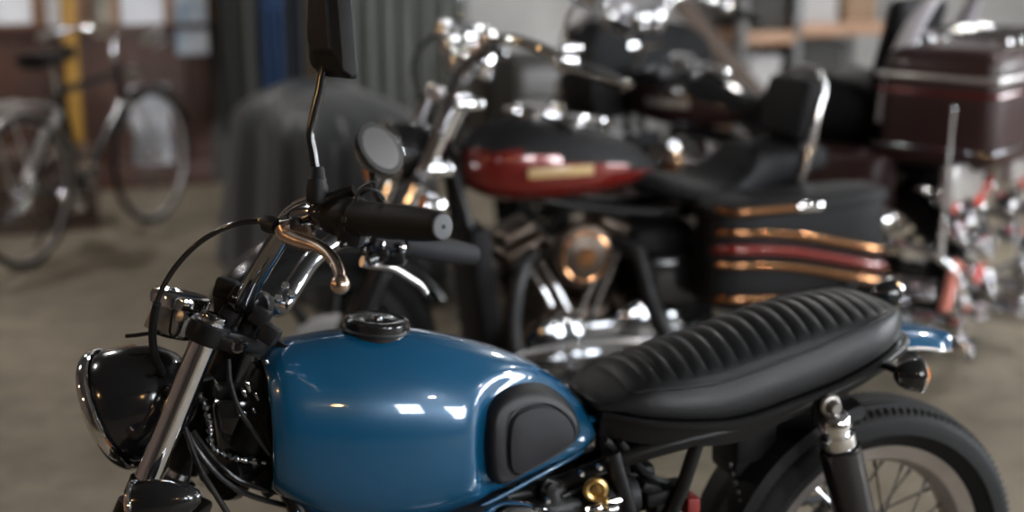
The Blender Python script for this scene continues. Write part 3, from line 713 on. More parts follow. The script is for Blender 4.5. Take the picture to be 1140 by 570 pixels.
# ================================================================== room
def mat_floor():
    m = mat('concrete', (.22, .19, .155), .62); nt = m.node_tree; b = nt.nodes['Principled BSDF']
    tc = nt.nodes.new('ShaderNodeTexCoord')
    def noise(sc, det=6, rough=.6):
        n = nt.nodes.new('ShaderNodeTexNoise'); n.inputs['Scale'].default_value = sc; n.inputs['Detail'].default_value = det; n.inputs['Roughness'].default_value = rough
        nt.links.new(tc.outputs['Object'], n.inputs['Vector']); return n
    a, c = noise(.55), noise(7)
    r = nt.nodes.new('ShaderNodeValToRGB'); r.color_ramp.elements[0].position = .32; r.color_ramp.elements[1].position = .68
    r.color_ramp.elements[0].color = (.14, .117, .085, 1); r.color_ramp.elements[1].color = (.28, .24, .18, 1)
    nt.links.new(a.outputs['Fac'], r.inputs[0])
    r2 = nt.nodes.new('ShaderNodeValToRGB'); r2.color_ramp.elements[0].position = .35; r2.color_ramp.elements[1].position = .6
    r2.color_ramp.elements[0].color = (.70, .69, .66, 1); r2.color_ramp.elements[1].color = (1, 1, 1, 1)
    nt.links.new(c.outputs['Fac'], r2.inputs[0])
    mx = nt.nodes.new('ShaderNodeMix'); mx.data_type = 'RGBA'; mx.blend_type = 'MULTIPLY'; mx.inputs[0].default_value = 1
    nt.links.new(r.outputs[0], mx.inputs[6]); nt.links.new(r2.outputs[0], mx.inputs[7]); nt.links.new(mx.outputs[2], b.inputs['Base Color'])
    bp = nt.nodes.new('ShaderNodeBump'); bp.inputs['Strength'].default_value = .15; bp.inputs['Distance'].default_value = .01
    nt.links.new(c.outputs['Fac'], bp.inputs['Height']); nt.links.new(bp.outputs[0], b.inputs['Normal'])
mat_floor()
mat('plaster', (.085, .080, .075), .8, bump=.3, bscale=9, col2=(.05, .048, .045), vscale=.9)
mat('whitewash', (.50, .49, .47), .8, bump=.3, bscale=9, col2=(.36, .35, .335), vscale=1.5)
mat('ceiling_paint', (.12, .115, .11), .8)
mat('brown_wood', (.070, .026, .015), .55, col2=(.040, .018, .012), vscale=3, bump=.2, bscale=20)
mat('wood', (.36, .20, .115), .55, col2=(.25, .135, .075), vscale=3, bump=.2, bscale=25)
mat('pale_wood', (.48, .29, .19), .5, col2=(.38, .22, .14), vscale=3, bump=.2, bscale=25)
mat('dark_wood', (.085, .055, .038), .6, col2=(.055, .036, .026), vscale=4, bump=.3, bscale=20)
mat('yellow_paint', (.44, .24, .045), .5, var=.25, vscale=5)
mat('window_frame', (.40, .38, .35), .5)
mat('daylight_pane', (.8, .8, .8), .5, emit=(.90, .95, 1.0), estr=34)
mat('fill_lamp_glow', (.9, .9, .9), .5, emit=(1.0, .97, .93), estr=400)  # glow of the round ceiling lamps added for glints and floor light
mat('warm_bulb', (.9, .8, .6), .4, emit=(1.0, .56, .24), estr=120)
mat('enamel_green', (.03, .07, .05), .3, coat=.4)
mat('grey_metal', (.20, .20, .20), .5, metal=.5)

X0, X1, Y0, Y1, ZC = -4.2, 8.8, -5.2, 6.3, 3.9
mb = MB(); mb.box(((X0+X1)/2, (Y0+Y1)/2, -.05), (X1-X0, Y1-Y0, .1)); struct('floor', mb, 'concrete')
mb = MB(); mb.box(((X0+X1)/2, (Y0+Y1)/2, ZC+.05), (X1-X0, Y1-Y0, .1)); struct('ceiling', mb, 'ceiling_paint')
XM = 2.35
mb = MB(); mb.box(((X0+XM)/2, Y1+.06, ZC/2), (XM-X0, .12, ZC)); struct('wall_north', mb, 'plaster')
mb = MB(); mb.box(((X1+XM)/2, Y1+.06, ZC/2), (X1-XM, .12, ZC)); struct('wall_back', mb, 'whitewash')
mb = MB(); mb.box((X0-.06, (Y0+Y1)/2, ZC/2), (.12, Y1-Y0+.24, ZC)); struct('wall_west', mb, 'dark_wood')
# walls with openings
def wall_open(name, axis, pos, a0, a1, ops, m):
    mb = MB(); cur = a0
    def put(u0, u1, z0, z1):
        if u1-u0 < 1e-4 or z1-z0 < 1e-4: return
        if axis == 'x': mb.box(((u0+u1)/2, pos, (z0+z1)/2), (u1-u0, .16, z1-z0))
        else: mb.box((pos, (u0+u1)/2, (z0+z1)/2), (.16, u1-u0, z1-z0))
    for u0, u1, z0, z1 in sorted(ops):
        put(cur, u0, 0, ZC); put(u0, u1, 0, z0); put(u0, u1, z1, ZC); cur = u1
    put(cur, a1, 0, ZC); struct(name, mb, m)
SO = [(1.5, 2.5, 2.1, 3.2), (3.4, 4.8, 1.5, 3.0)]
EO = [(-4.2, -1.2, .9, 3.2), (.4, 1.8, 1.8, 3.2)]
wall_open('wall_south', 'x', Y0-.08, X0, X1, SO, 'plaster')
wall_open('wall_east', 'y', X1+.08, Y0, Y1, EO, 'plaster')
def window(n, axis, pos, op, nx, nz):
    u0, u1, z0, z1 = op
    P = (lambda u, z, o=0: (u, pos+o, z)) if axis == 'x' else (lambda u, z, o=0: (pos+o, u, z))
    S = (lambda a, b, t: (a, t, b)) if axis == 'x' else (lambda a, b, t: (t, a, b))
    mb = MB(); um, zm = (u0+u1)/2, (z0+z1)/2
    for z in (z0+.03, z1-.03): mb.box(P(um, z), S(u1-u0, .06, .10))
    for u in (u0+.03, u1-.03): mb.box(P(u, zm), S(.06, z1-z0, .10))
    for i in range(1, nx): mb.box(P(u0+(u1-u0)*i/nx, zm), S(.035, z1-z0, .06))
    for i in range(1, nz): mb.box(P(um, z0+(z1-z0)*i/nz), S(u1-u0, .03, .05))
    w = struct('window_%d' % n, mb, 'window_frame')
    mb = MB(); mb.box(P(um, zm), S(u1-u0-.06, z1-z0-.06, .008)); obj('pane', mb, 'daylight_pane', w)
for i, o in enumerate(SO): window(i+1, 'x', Y0-.08, o, 3, 3)
for i, o in enumerate(EO): window(i+3, 'y', X1+.08, o, 3, 3)
# added ceiling fill lamps and warm pendant lamps (they light the room and glint in the chrome)
for i, (x, y, z) in enumerate(((5.2, -2.4, 3.3), (4.7, 1.4, 3.3), (-.5, 5.2, 3.4), (4.6, 4.3, 3.4), (2.8, -4.0, 3.4), (6.9, -.6, 3.3), (-1.9, 2.6, 3.4))):
    t = thing('fill_lamp', ['added round fill lamp on ceiling by the southeast corner', 'added round fill lamp on ceiling over the touring motorcycle tail', 'added round fill lamp on ceiling over the bicycle', 'added round fill lamp on ceiling before the shelving rack', 'added round fill lamp on ceiling by the south window', 'added round fill lamp on ceiling by the east window', 'added round fill lamp on ceiling toward the west wall'][i], 'lamp', (x, y, z))
    mb = MB(); mb.lathe([(.15, -.02), (.17, 0), (.16, .05), (.09, .12), (.05, .20), (0, .21)], (0, 0, 0), (0, 0, 1), 36); mb.tube([(0, 0, .2), (0, 0, ZC-z)], .008, 8); obj('housing', mb, 'grey_metal', t)
    mb = MB(); mb.lathe([(.115, -.022), (.08, -.034), (0, -.038)], (0, 0, 0), (0, 0, 1), 32); obj('diffuser', mb, 'fill_lamp_glow', t)
for i, (x, y, z) in enumerate(((-2.1, -.9, 2.15), (-3.3, 1.4, 2.1), (.2, -3.9, 2.5))):
    t = thing('pendant_lamp', ['warm pendant lamp hanging left of the headlight', 'warm pendant lamp hanging by the west wall', 'warm pendant lamp hanging by the south window'][i], 'lamp', (x, y, z))
    mb = MB(); mb.ell((0, 0, -.01), (.065, .065, .07), 24); mb.lathe([(.02, .04), (.02, .07)], (0, 0, 0), (0, 0, 1), 14); obj('bulb', mb, 'warm_bulb', t)
    mb = MB(); mb.lathe([(.16, -.005), (.15, .03), (.10, .075), (.035, .10), (.03, .14), (.025, .14), (.03, .095), (.095, .07), (.145, .028)], (0, 0, 0), (0, 0, 1), 32, cap=False); obj('lamp_shade', mb, 'enamel_green', t)
    mb = MB(); mb.tube([(0, 0, .13), (0, 0, ZC-z)], .005, 8); obj('cord', mb, 'black_plastic', t)

# ------------------------------------------------------------------ camera and view
cd = bpy.data.cameras.new('camera'); co = bpy.data.objects.new('camera', cd); COL.objects.link(co)
co.matrix_world = Matrix(((RT.x, UP.x, -FW.x, CAM.x), (RT.y, UP.y, -FW.y, CAM.y), (RT.z, UP.z, -FW.z, CAM.z), (0, 0, 0, 1)))
cd.sensor_width = 36; cd.lens = F*36/1140; cd.clip_start = .05; cd.clip_end = 60
cd.dof.use_dof = True; cd.dof.focus_distance = 2.09; cd.dof.aperture_fstop = 1.7; cd.dof.aperture_blades = 0
SC.camera = co
w = bpy.data.worlds.new('world'); SC.world = w; w.use_nodes = True
w.node_tree.nodes['Background'].inputs[0].default_value = (.75, .85, 1, 1); w.node_tree.nodes['Background'].inputs[1].default_value = 1.0
SC.view_settings.view_transform = 'Standard'; SC.view_settings.look = 'None'; SC.view_settings.gamma = 1.0; SC.view_settings.use_curve_mapping = False
SC.view_settings.exposure = -0.04
SC.cycles.use_denoising = True
SC.cycles.max_bounces = 8; SC.cycles.caustics_reflective = False; SC.cycles.caustics_refractive = False
SC.cycles.sample_clamp_indirect = 0
# ================================================================== other motorcycles
def arc_fender(mb, c, R, a0, a1, w, drop=.05, n=20, th=.004, taper=0.0):
    rings = []
    for i in range(n):
        u = i/(n-1); a = math.radians(a0+(a1-a0)*u); ww = w*(1-taper*abs(2*u-1)**2)
        ring = []
        for k in range(-6, 7):
            t = k/6; q = R-drop*abs(t)**2.5
            ring.append(V((c.x+q*math.cos(a), c.y+ww*t, c.z+q*math.sin(a))))
        for k in range(6, -7, -1):
            t = k/6; q = R-th-drop*abs(t)**2.5
            ring.append(V((c.x+q*math.cos(a), c.y+(ww-th)*t, c.z+q*math.sin(a))))
        rings.append(ring)
    mb.rings(rings)

def cast_wheel(name, c, R, h, t):
    c = V(c); mb = MB()
    mb.lathe([(R-.115, -h*.7), (R-.075, -h*.75), (R-.072, -h*.6), (R-.10, -h*.3), (R-.10, h*.3), (R-.072, h*.6), (R-.075, h*.75), (R-.115, h*.7), (R-.125, 0)], c, (0, 1, 0), 48, cap=False)
    mb.lathe([(.02, -.07), (.055, -.06), (.055, .06), (.02, .07)], c, (0, 1, 0), 24)
    for k in range(9):
        a = 2*PI*k/9; mb.tube([c+V((math.cos(a)*.04, 0, math.sin(a)*.04)), c+V((math.cos(a)*(R-.105), 0, math.sin(a)*(R-.105)))], [.020, .012], 8)
    w = obj(name, mb, 'black_metal', t)
    mb = MB(); prof = [(R-.08, -h*.7), (R-.05, -h), (R-.02, -h*.93), (R-.006, -h*.6), (R, 0), (R-.006, h*.6), (R-.02, h*.93), (R-.05, h), (R-.08, h*.7)]
    mb.lathe(prof, c, (0, 1, 0), 60, cap=False); obj('tyre', mb, 'tyre_rubber', w)
    mb = MB(); mb.lathe([(.07, -.003), (.14, -.003), (.14, .003), (.07, .003), (.07, -.003)], c+V((0, -h-.012, 0)), (0, 1, 0), 40, cap=False); obj('brake_disc', mb, 'chrome', w)
    return w

def lamp(name, c, axis, r, depth, t, lens='lens_glass', shell='chrome', ring='chrome'):
    a = V(axis).normalized(); c = V(c); mb = MB()
    mb.lathe([(0, -depth), (r*.45, -depth*.93), (r*.75, -depth*.7), (r*.93, -depth*.35), (r, 0), (r*.9, -.004), (r*.5, -depth*.4), (0, -depth*.5)], c, a, 32)
    o = obj(name, mb, shell, t)
    mb = MB(); mb.torus(c, a, r, r*.09, 32, 8); obj('lamp_rim', mb, ring, o)
    mb = MB(); mb.lathe([(r*.95, 0), (r*.6, r*.14), (0, r*.2)], c, a, 28, cap=False); obj('lamp_lens', mb, lens, o)
    return o

def cruiser(t, spots=True, crash=True, sides=(-1, 1), fork='black_gloss', cover='copper_engine', pipe='black_metal', primary='chrome_dark', tank='red_paint', top='black_gloss', trim='warm_lit_chrome', fender='black_gloss', bag='matt_black', bags=True, touring=False, backrest=True, engine='copper_engine', stripe='cream_paint', wb=1.50, bits='chrome'):
    FWc, RWc = V((0, 0, .33)), V((wb, 0, .325))
    cast_wheel('front_wheel', FWc, .33, .055, t); cast_wheel('rear_wheel', RWc, .325, .075, t)
    mb = MB(); arc_fender(mb, FWc, .375, 25, 150, .075); ff = obj('front_fender', mb, fender, t)
    mb = MB(); mb.tube([V((.372*math.cos(math.radians(a)), -.076, .33+.325*math.sin(math.radians(a)))) for a in range(28, 150, 6)], .006, 8); obj('fender_trim', mb, fork, ff)
    mb = MB(); arc_fender(mb, RWc+V((.02, 0, .03)), .40, 12, 128, .105, .06); rf = obj('rear_fender', mb, fender, t)
    fd = V((.45, 0, .89)).normalized()
    for s in (-1, 1):
        mb = MB(); mb.tube([FWc+V((0, s*.105, 0))+fd*.36, FWc+V((0, s*.105, 0))+fd*.80], .026, 18); ft = obj('fork_tube', mb, bits, t)
        mb = MB(); mb.tube([FWc+V((.01, s*.105, -.03)), FWc+V((0, s*.105, 0))+fd*.38], .033, 18); obj('fork_slider', mb, fork, ft)
    top_c = FWc+fd*.80
    mb = MB(); mb.box(top_c+V((.03, 0, 0)), (.09, .27, .03), bev=.01); mb.box(top_c-fd*.2+V((.03, 0, 0)), (.09, .27, .035), bev=.01); mb.tube([top_c+V((.06, 0, .02)), top_c-fd*.24+V((.06, 0, 0))], .035, 16); obj('fork_yoke', mb, bits, t)
    hl = lamp('headlight', (.20, 0, .90), (-1, 0, -.05), .092, .17, t, shell=bits if spots else 'black_gloss')
    mb = MB(); mb.tube([(.21, -.24, .86), (.26, -.1, .85), (.26, .1, .85), (.21, .24, .86)], .014, 10, 6); obj('lamp_bar', mb, bits if spots else 'black_gloss', t)
    for s in (-1, 1):
        if spots: lamp('spot_lamp', (.19, s*.19, .865), (-1, 0, -.05), .058, .10, t, shell=bits)
        lamp('turn_signal', (.21, s*.285, .80), (-1, 0, 0), .036, .07, t, lens='amber_lens', shell=bits)
        mb = MB(); mb.tube([(.24, s*.19, .86), (.24, s*.285, .80)], .009, 8); obj('lamp_stalk', mb, bits, t)
    # handlebar with grips, levers, mirrors
    c0 = top_c+V((.05, 0, .03)); half = [c0+V((0, 0, .03)), c0+V((.0, .09, .05)), c0+V((.02, .22, .15)), c0+V((.08, .34, .15)), c0+V((.20, .43, .09)), c0+V((.29, .465, .05))]
    pts = [V((p.x, -p.y, p.z)) for p in half[::-1]]+half[1:]
    mb = MB(); mb.tube(pts, .0145, 14, 6); hb = obj('handlebar', mb, bits, t)
    mb = MB(); mb.lathe([(.05, -.03), (.055, -.02), (.055, .03), (.045, .045), (0, .05)], c0+V((.03, -.055, .07)), (.35, 0, 1), 24); mb.lathe([(.05, -.03), (.055, -.02), (.055, .03), (.045, .045), (0, .05)], c0+V((.03, .055, .07)), (.35, 0, 1), 24); obj('instruments', mb, bits, hb)
    for y, z, r in ((-.13, .15, .026), (-.06, .13, .03), (.06, .13, .03), (.13, .15, .026), (-.20, .19, .022), (.20, .19, .022)):
        mb = MB(); mb.lathe([(0, -.05), (r*.8, -.045), (r, -.02), (r, .0), (r*.8, .012), (0, .016)], c0+V((.02, y, z-.02)), (.5, -.2, 1), 22); mb.tube([c0+V((.015, y, z-.06)), c0+V((.01, y, .07))], .006, 8); obj('glint_pod', mb, bits, hb)  # chrome pods added on the bars to catch bright glints
    for y in (-.12, -.05, .05, .12):
        mb = MB(); mb.ell(top_c+V((.0, y, .022)), (.016, .016, .018), 14); obj('glint_ball', mb, bits, hb)  # chrome balls added on the yoke for more glints
    for s in (-1, 1):
        q = [V((p.x, s*p.y, p.z)) for p in half]
        mb = MB(); a = q[4]+(q[5]-q[4])*-.1; d = (q[5]-a); mb.lathe([(.018, 0), (.021, .004), (.019, .02), (.019, d.length*.95), (.013, d.length+.006)], a, d, 18); obj('grip', mb, 'black_plastic', hb)
        mb = MB(); mb.lathe([(.012, 0), (.019, .002), (.018, .012), (0, .014)], q[5], d, 16); obj('bar_end', mb, bits, hb)
        mb = MB(); m = q[3]+(q[4]-q[3])*.75; mb.box(m+V((-.015, 0, .0)), (.055, .05, .05), bev=.012, seg=3); obj('control_housing', mb, bits, hb)
        mb = MB(); mb.tube([m+V((-.04, 0, .01)), m+V((-.05, s*.03, .0)), m+V((.06, s*.085, -.035)), m+V((.13, s*.10, -.055))], [.013, .011, .009, .008], 10, 5, flat=.6); obj('lever', mb, bits, hb)
        mb = MB(); mb.tube([m+V((-.02, 0, .02)), m+V((-.03, s*.03, .10)), m+V((-.01, s*.06, .17))], .006, 10, 5)
        ms = obj('mirror_stem', mb, bits, hb); mc = m+V((.0, s*.07, .20))
        mb = MB(); mb.lathe([(0, -.030), (.03, -.027), (.052, -.015), (.062, .002), (.060, .006), (0, .007)], mc, (.96, s*-.25, .1), 28); obj('mirror_housing', mb, bits, ms)
        mb = MB(); mb.box(m+V((.01, s*-.035, .035)), (.055, .045, .025), bev=.008); obj('reservoir', mb, bits, hb)
    mb = MB()
    for s in (-1, 1): mb.tube([c0+V((.02, s*.25, .15)), c0+V((-.08, s*.2, .05)), c0+V((-.06, s*.06, -.12)), c0+V((.05, s*.03, -.3))], .007, 8, 6)
    obj('control_cable', mb, 'black_plastic', hb)
    # tank
    TW = [(.40, .05), (.44, .10), (.52, .135), (.64, .15), (.76, .145), (.88, .115), (.97, .075), (1.02, .035)]
    TT = [(.40, .90), (.46, .955), (.56, .985), (.68, .98), (.80, .95), (.92, .90), (1.02, .835)]
    TB = [(.40, .80), (.50, .755), (.70, .745), (.88, .765), (1.02, .80)]
    mb = MB(); R = []
    for i in range(34):
        x = .402+(1.018-.402)*i/33; w = interp(TW, x); tp = interp(TT, x); b = interp(TB, x); zc = b+(tp-b)*.42; ring = []
        for k in range(40):
            a = 2*PI*k/40; s_, c_ = math.sin(a), math.cos(a)
            ring.append(V((x, w*math.copysign(abs(s_)**.8, s_), zc+((tp-zc)*abs(c_)**.9 if c_ >= 0 else -(zc-b)*abs(c_)**.8))))
        R.append(ring)
    mb.rings(R)
    tk = obj('fuel_tank', mb, tank, t, ang=60)
    if top:
        tk.data.materials.append(MATS[top])
        for p in tk.data.polygons:
            z = p.center.z; x = p.center.x
            if z > .905-.09*max(0, (x-.55))/.45+.0: p.material_index = 1
    if stripe:
        for s in (-1, 1):
            mb = MB(); mb.box((.66, s*.150, .845), (.20, .004, .030), Matrix.Rotation(s*.0, 3, 'Z'), .0015)
            obj('tank_badge', mb, stripe, tk)
    mb = MB(); mb.box((.70, 0, .985), (.30, .07, .02), Matrix.Rotation(.14, 3, 'Y'), .009); mb.lathe([(.05, -.02), (.055, .02), (.045, .035), (0, .04)], (.62, 0, .985), (.15, 0, 1), 28); obj('tank_console', mb, bits, tk)
    for s in (-1, 1):
        mb = MB(); mb.lathe([(.032, -.01), (.036, .008), (.028, .018), (0, .02)], (.72, s*.075, .966), (.1, s*.3, 1), 22); obj('tank_cap', mb, bits, tk)
    # engine: two cylinders in a vee
    mb = MB(); mb.box((.72, 0, .33), (.34, .22, .24), bev=.06, seg=4); mb.lathe([(.03, -.17), (.10, -.165), (.115, -.14), (.115, .0)], (.64, 0, .33), (0, 1, 0), 30); mb.box((.94, 0, .36), (.22, .20, .20), bev=.05, seg=4); eng = obj('engine_case', mb, engine, t)
    mb = MB(); mb.lathe([(.0, -.205), (.07, -.20), (.095, -.185), (.10, -.15)], (.64, 0, .33), (0, 1, 0), 30); mb.lathe([(.0, -.20), (.09, -.195), (.115, -.18), (.12, -.14)], (.93, 0, .34), (0, 1, 0), 30); mb.box((.79, -.165, .335), (.26, .05, .15), bev=.02, seg=3); obj('primary_cover', mb, primary, eng)
    for k, ang in enumerate((-.40, .40)):
        d = V((math.sin(ang), 0, math.cos(ang))); c = V((.72+(.07 if k else -.07), 0, .45))
        mb = MB()
        for j in range(8): mb.lathe([(.05, 0), (.098, .001), (.098, .006), (.05, .007)], c+d*(.0+j*.0165), d, 28)
        cy = obj('cylinder', mb, engine, eng)
        mb = MB(); M = Matrix.Rotation(ang, 3, 'Y'); mb.box(c+d*.165, (.16, .17, .06), M, .02, 3); mb.box(c+d*.215, (.12, .14, .05), M, .02, 3); obj('rocker_box', mb, cover, cy)
        mb = MB()
        for j in (-.022, .022): mb.tube([V((.72+j+(.03 if k else -.03), -.115, .40)), c+d*.17+V((j, -.10, 0))], .009, 10)
        obj('pushrod_tube', mb, bits, cy)
        mb = MB(); mb.lathe([(.012, 0), (.014, .01), (.008, .03), (.007, .05)], c+d*.16+V((0, -.085, 0)), (0, -1, .3), 12); obj('spark_plug', mb, 'black_plastic', cy)
    mb = MB(); mb.lathe([(.03, -.02), (.085, -.015), (.092, .0), (.088, .03), (.06, .045), (0, .05)], (.72, -.15, .60), (0, -1, 0), 34); ac = obj('air_cleaner', mb, cover, eng)
    mb = MB(); mb.torus((.72, -.19, .60), (0, 1, 0), .07, .006, 30, 8); mb.lathe([(.03, 0), (.03, .008), (0, .012)], (.72, -.19, .60), (0, -1, 0), 20); obj('cleaner_ring', mb, 'warm_lit_chrome', ac)
    for i, (p, rr) in enumerate(((((.60, -.10, .60), (.53, -.16, .55), (.50, -.19, .38), (.56, -.20, .25), (.80, -.20, .20), (1.05, -.20, .20)), .024), (((.86, -.10, .62), (.90, -.17, .58), (.93, -.20, .45), (1.0, -.21, .33), (1.15, -.21, .29)), .024))):
        mb = MB(); mb.tube(p, rr, 14, 6); ex = obj('exhaust_pipe', mb, pipe, t)
        mb = MB(); e = V(p[-1]); mb.lathe([(.024, -.02), (.042, .05), (.047, .14), (.047, .58), (.038, .66), (.030, .67), (.026, .60)], e, (1, 0, .02), 24); obj('muffler', mb, pipe, ex)
    mb = MB()
    for s in (-1, 1):
        mb.tube([(.38, s*.03, .84), (.45, s*.09, .50), (.50, s*.11, .22), (.60, s*.11, .17), (1.0, s*.12, .18), (1.15, s*.12, .34)], .017, 10, 5); mb.tube([(.40, s*.03, .82), (.70, s*.04, .73), (1.02, s*.09, .69), (1.30, s*.115, .70), (1.62, s*.115, .66)], .017, 10, 5)
    mb.tube([(1.08, -.12, .34), (1.5, -.13, .325)], .022, 10); mb.tube([(1.08, .12, .34), (1.5, .13, .325)], .022, 10)
    obj('frame', mb, 'black_paint', t)
    mb = MB() if crash else None
    if crash: mb.tube([(.46, 0, .60), (.47, -.12, .585), (.46, -.33, .53), (.47, -.37, .42), (.50, -.33, .27), (.52, -.11, .21)], .016, 12, 6); mb.tube([(.46, 0, .60), (.47, .12, .585), (.46, .33, .53), (.47, .37, .42), (.50, .33, .27), (.52, .11, .21)], .016, 12, 6); obj('crash_bar', mb, bits, t)
    for s in (-1, 1):
        mb = MB(); mb.box((.66, s*.30, .24), (.32, .10, .022), Matrix.Rotation(-.06, 3, 'Y'), .008); mb.tube([(.70, s*.1, .23), (.70, s*.26, .235)], .014, 8); obj('footboard', mb, bits, t)
        mb = MB(); mb.tube([(.52, s*.24, .28), (.48, s*.24, .34), (.72, s*.23, .36), (.96, s*.22, .33)], .008, 8, 5); obj('shift_rod', mb, bits, t)
        mb = MB(); mb.lathe([(.02, 0), (.035, .01), (.036, .2), (.026, .25), (.026, .29)], (1.36, s*.155, .36), (-.35, 0, .9), 20); obj('shock_absorber', mb, bits, t)
    mb = MB(); mb.box((1.02, -.15, .50), (.19, .07, .17), bev=.03, seg=3); obj('side_cover', mb, fender, t)
    mb = MB(); mb.lathe([(.06, 0), (.065, .03), (.05, .05), (0, .055)], (1.0, .12, .50), (0, 1, 0), 24); obj('side_cover', mb, fender, t)
    mb = MB(); mb.box((.455, 0, .46), (.06, .24, .46), Matrix.Rotation(-.12, 3, 'Y'), .012); mb.box((.60, 0, .20), (.30, .24, .10), bev=.03); rd = obj('dark_infill', mb, 'matt_black', t)  # black boxes added to darken the gap where lit floor showed through
    mb = MB(); mb.box((1.02, 0, .50), (.22, .22, .30), bev=.03, seg=3); obj('oil_tank', mb, 'matt_black', t)
    # seat
    SW = [(.90, .06), (.98, .11), (1.10, .16), (1.22, .165), (1.34, .13), (1.44, .125), (1.54, .10), (1.60, .05)]
    STt = [(.90, .83), (.98, .82), (1.08, .785), (1.18, .775), (1.27, .82), (1.31, .865), (1.42, .875), (1.52, .87), (1.60, .845)]
    SB = [(.90, .78), (1.10, .70), (1.30, .71), (1.45, .76), (1.60, .78)]
    mb = MB(); R = []
    for i in range(44):
        x = .90+.70*i/43; w = interp(SW, x); tp = interp(STt, x); b = min(interp(SB, x), tp-.03); ring = []
        for k in range(28):
            a = 2*PI*k/28; s_, c_ = math.sin(a), math.cos(a); ring.append(V((x, w*math.copysign(abs(s_)**.65, s_), (tp+b)/2+(tp-b)/2*math.copysign(abs(c_)**.6, c_))))
        R.append(ring)
    mb.rings(R); st = obj('seat', mb, 'matt_black', t)
    if backrest:
        mb = MB(); mb.tube([(1.44, -.13, .70), (1.50, -.125, .92), (1.54, -.10, 1.06), (1.55, 0, 1.09), (1.54, .10, 1.06), (1.50, .125, .92), (1.44, .13, .70)], .011, 10, 6); sb = obj('backrest_bar', mb, bits, t)
        mb = MB(); M = Matrix.Rotation(.22, 3, 'Y'); mb.box((1.485, 0, .97), (.075, .24, .20), M, .034, 5); obj('backrest_pad', mb, 'matt_black', sb)
    if bags:
        for s in sides:
            mb = MB(); R = []
            for i in range(17):
                u = i/16; x = 1.06+.58*u; e = 1-abs(2*u-1)**6
                zt = .735+.02*u; zb = .42+.10*u**2; ring = []
                for k in range(28):
                    a = 2*PI*k/28; s_, c_ = math.sin(a), math.cos(a)
                    ring.append(V((x, s*.255+.095*(.55+.45*e)*math.copysign(abs(s_)**.4, s_), (zt+zb)/2+(zt-zb)/2*(.8+.2*e)*math.copysign(abs(c_)**.4, c_))))
                R.append(ring)
            mb.rings(R); bg = obj('saddlebag', mb, bag, t, ang=60)
            mb = MB(); R = []
            for i in range(17):
                u = i/16; x = 1.05+.60*u; e = 1-abs(2*u-1)**6; z0 = .715+.02*u
                R.append([V((x, s*.255+.102*(.55+.45*e)*math.copysign(abs(math.sin(a))**.5, math.sin(a)), z0+.045*(.6+.4*e)*max(-.25, math.cos(a)))) for a in [2*PI*k/28 for k in range(28)]])
            mb.rings(R); obj('saddlebag_lid', mb, bag, bg, ang=60)
            for j, (z, m_) in enumerate(((.735, trim), (.665, trim), (.615, 'red_paint'), (.570, trim), (.47, trim))):
                mb = MB(); yy = s*.358; mb.tube([(1.075, s*.30, z+.0), (1.09, s*.335, z+.008), (1.125, yy, z+.010), (1.28, yy, z-.006), (1.44, yy, z-.040), (1.58, s*.352, z-.075), (1.635, s*.32, z-.09)] if j else [(1.075, s*.30, z), (1.09, s*.335, z), (1.125, yy, z), (1.20, yy, z), (1.31, yy, z)], .016 if m_ == 'red_paint' else .0125, 10, 6); obj('bag_rail', mb, m_, bg)
            mb = MB(); mb.box((1.34, s*.352, .735), (.10, .03, .022), bev=.006); obj('bag_latch', mb, bits, bg)
    # tail
    lamp('tail_light', (wb+.36, 0, .60), (1, 0, -.15), .055, .09, t, lens='red_lens', shell=bits)
    for s in (-1, 1): lamp('rear_signal', (wb+.33, s*.17, .63), (1, 0, 0), .036, .07, t, lens='red_lens', shell=bits)
    mb = MB(); mb.tube([(wb+.20, -.17, .64), (wb+.28, -.17, .64), (wb+.31, 0, .64), (wb+.28, .17, .64), (wb+.20, .17, .64)], .010, 8, 5); obj('signal_bar', mb, bits, t)
    mb = MB(); mb.prism([(wb+.35, -.09, .52), (wb+.35, .09, .52), (wb+.37, .09, .40), (wb+.37, -.09, .40)], (.006, 0, .001), .002); obj('plate', mb, 'silver_paint', t)
    mb = MB(); mb.tube([(.72, -.14, .20), (.76, -.20, .10), (.80, -.25, .013)], .012, 8, 3); mb.box((.80, -.25, .007), (.07, .04, .014), bev=.003); obj('side_stand', mb, 'black_paint', t)
    if touring:
        mb = MB(); R = []                       # fork-mounted fairing
        for u, w, zb, zt, x in ((0, .10, .86, 1.02, .09), (.15, .22, .80, 1.08, .11), (.4, .34, .75, 1.13, .18), (.7, .40, .74, 1.15, .29), (1, .42, .76, 1.14, .40)):
            R.append([V((x+.10*abs(math.sin(a))**2, w*math.copysign(abs(math.sin(a))**.7, math.sin(a)), (zt+zb)/2+(zt-zb)/2*math.copysign(abs(math.cos(a))**.7, math.cos(a)))) for a in [2*PI*k/32 for k in range(32)]])
        mb.rings(R); fr = obj('fairing', mb, fender, t, ang=60)
        mb = MB(); R = []
        for k in range(13):
            y = -.30+.05*k; f = abs(y)/.30; R.append([V((.20+.13*f*f, y, 1.12)), V((.30+.13*f*f, y*.97, 1.30-.05*f*f)), V((.40+.13*f*f, y*.9, 1.48-.13*f*f)), V((.406+.13*f*f, y*.9, 1.48-.13*f*f)), V((.306+.13*f*f, y*.97, 1.30-.05*f*f)), V((.206+.13*f*f, y, 1.12))])
        mb.rings(R); obj('windshield', mb, 'windshield', fr)
        mb = MB(); mb.tube([(.335, -.305, 1.12), (.435, -.295, 1.25), (.535, -.275, 1.35), (.44, -.15, 1.45), (.405, 0, 1.485), (.44, .15, 1.45), (.535, .275, 1.35), (.435, .295, 1.25), (.335, .305, 1.12)], .010, 8, 5); obj('windshield_trim', mb, 'silver_paint', fr)
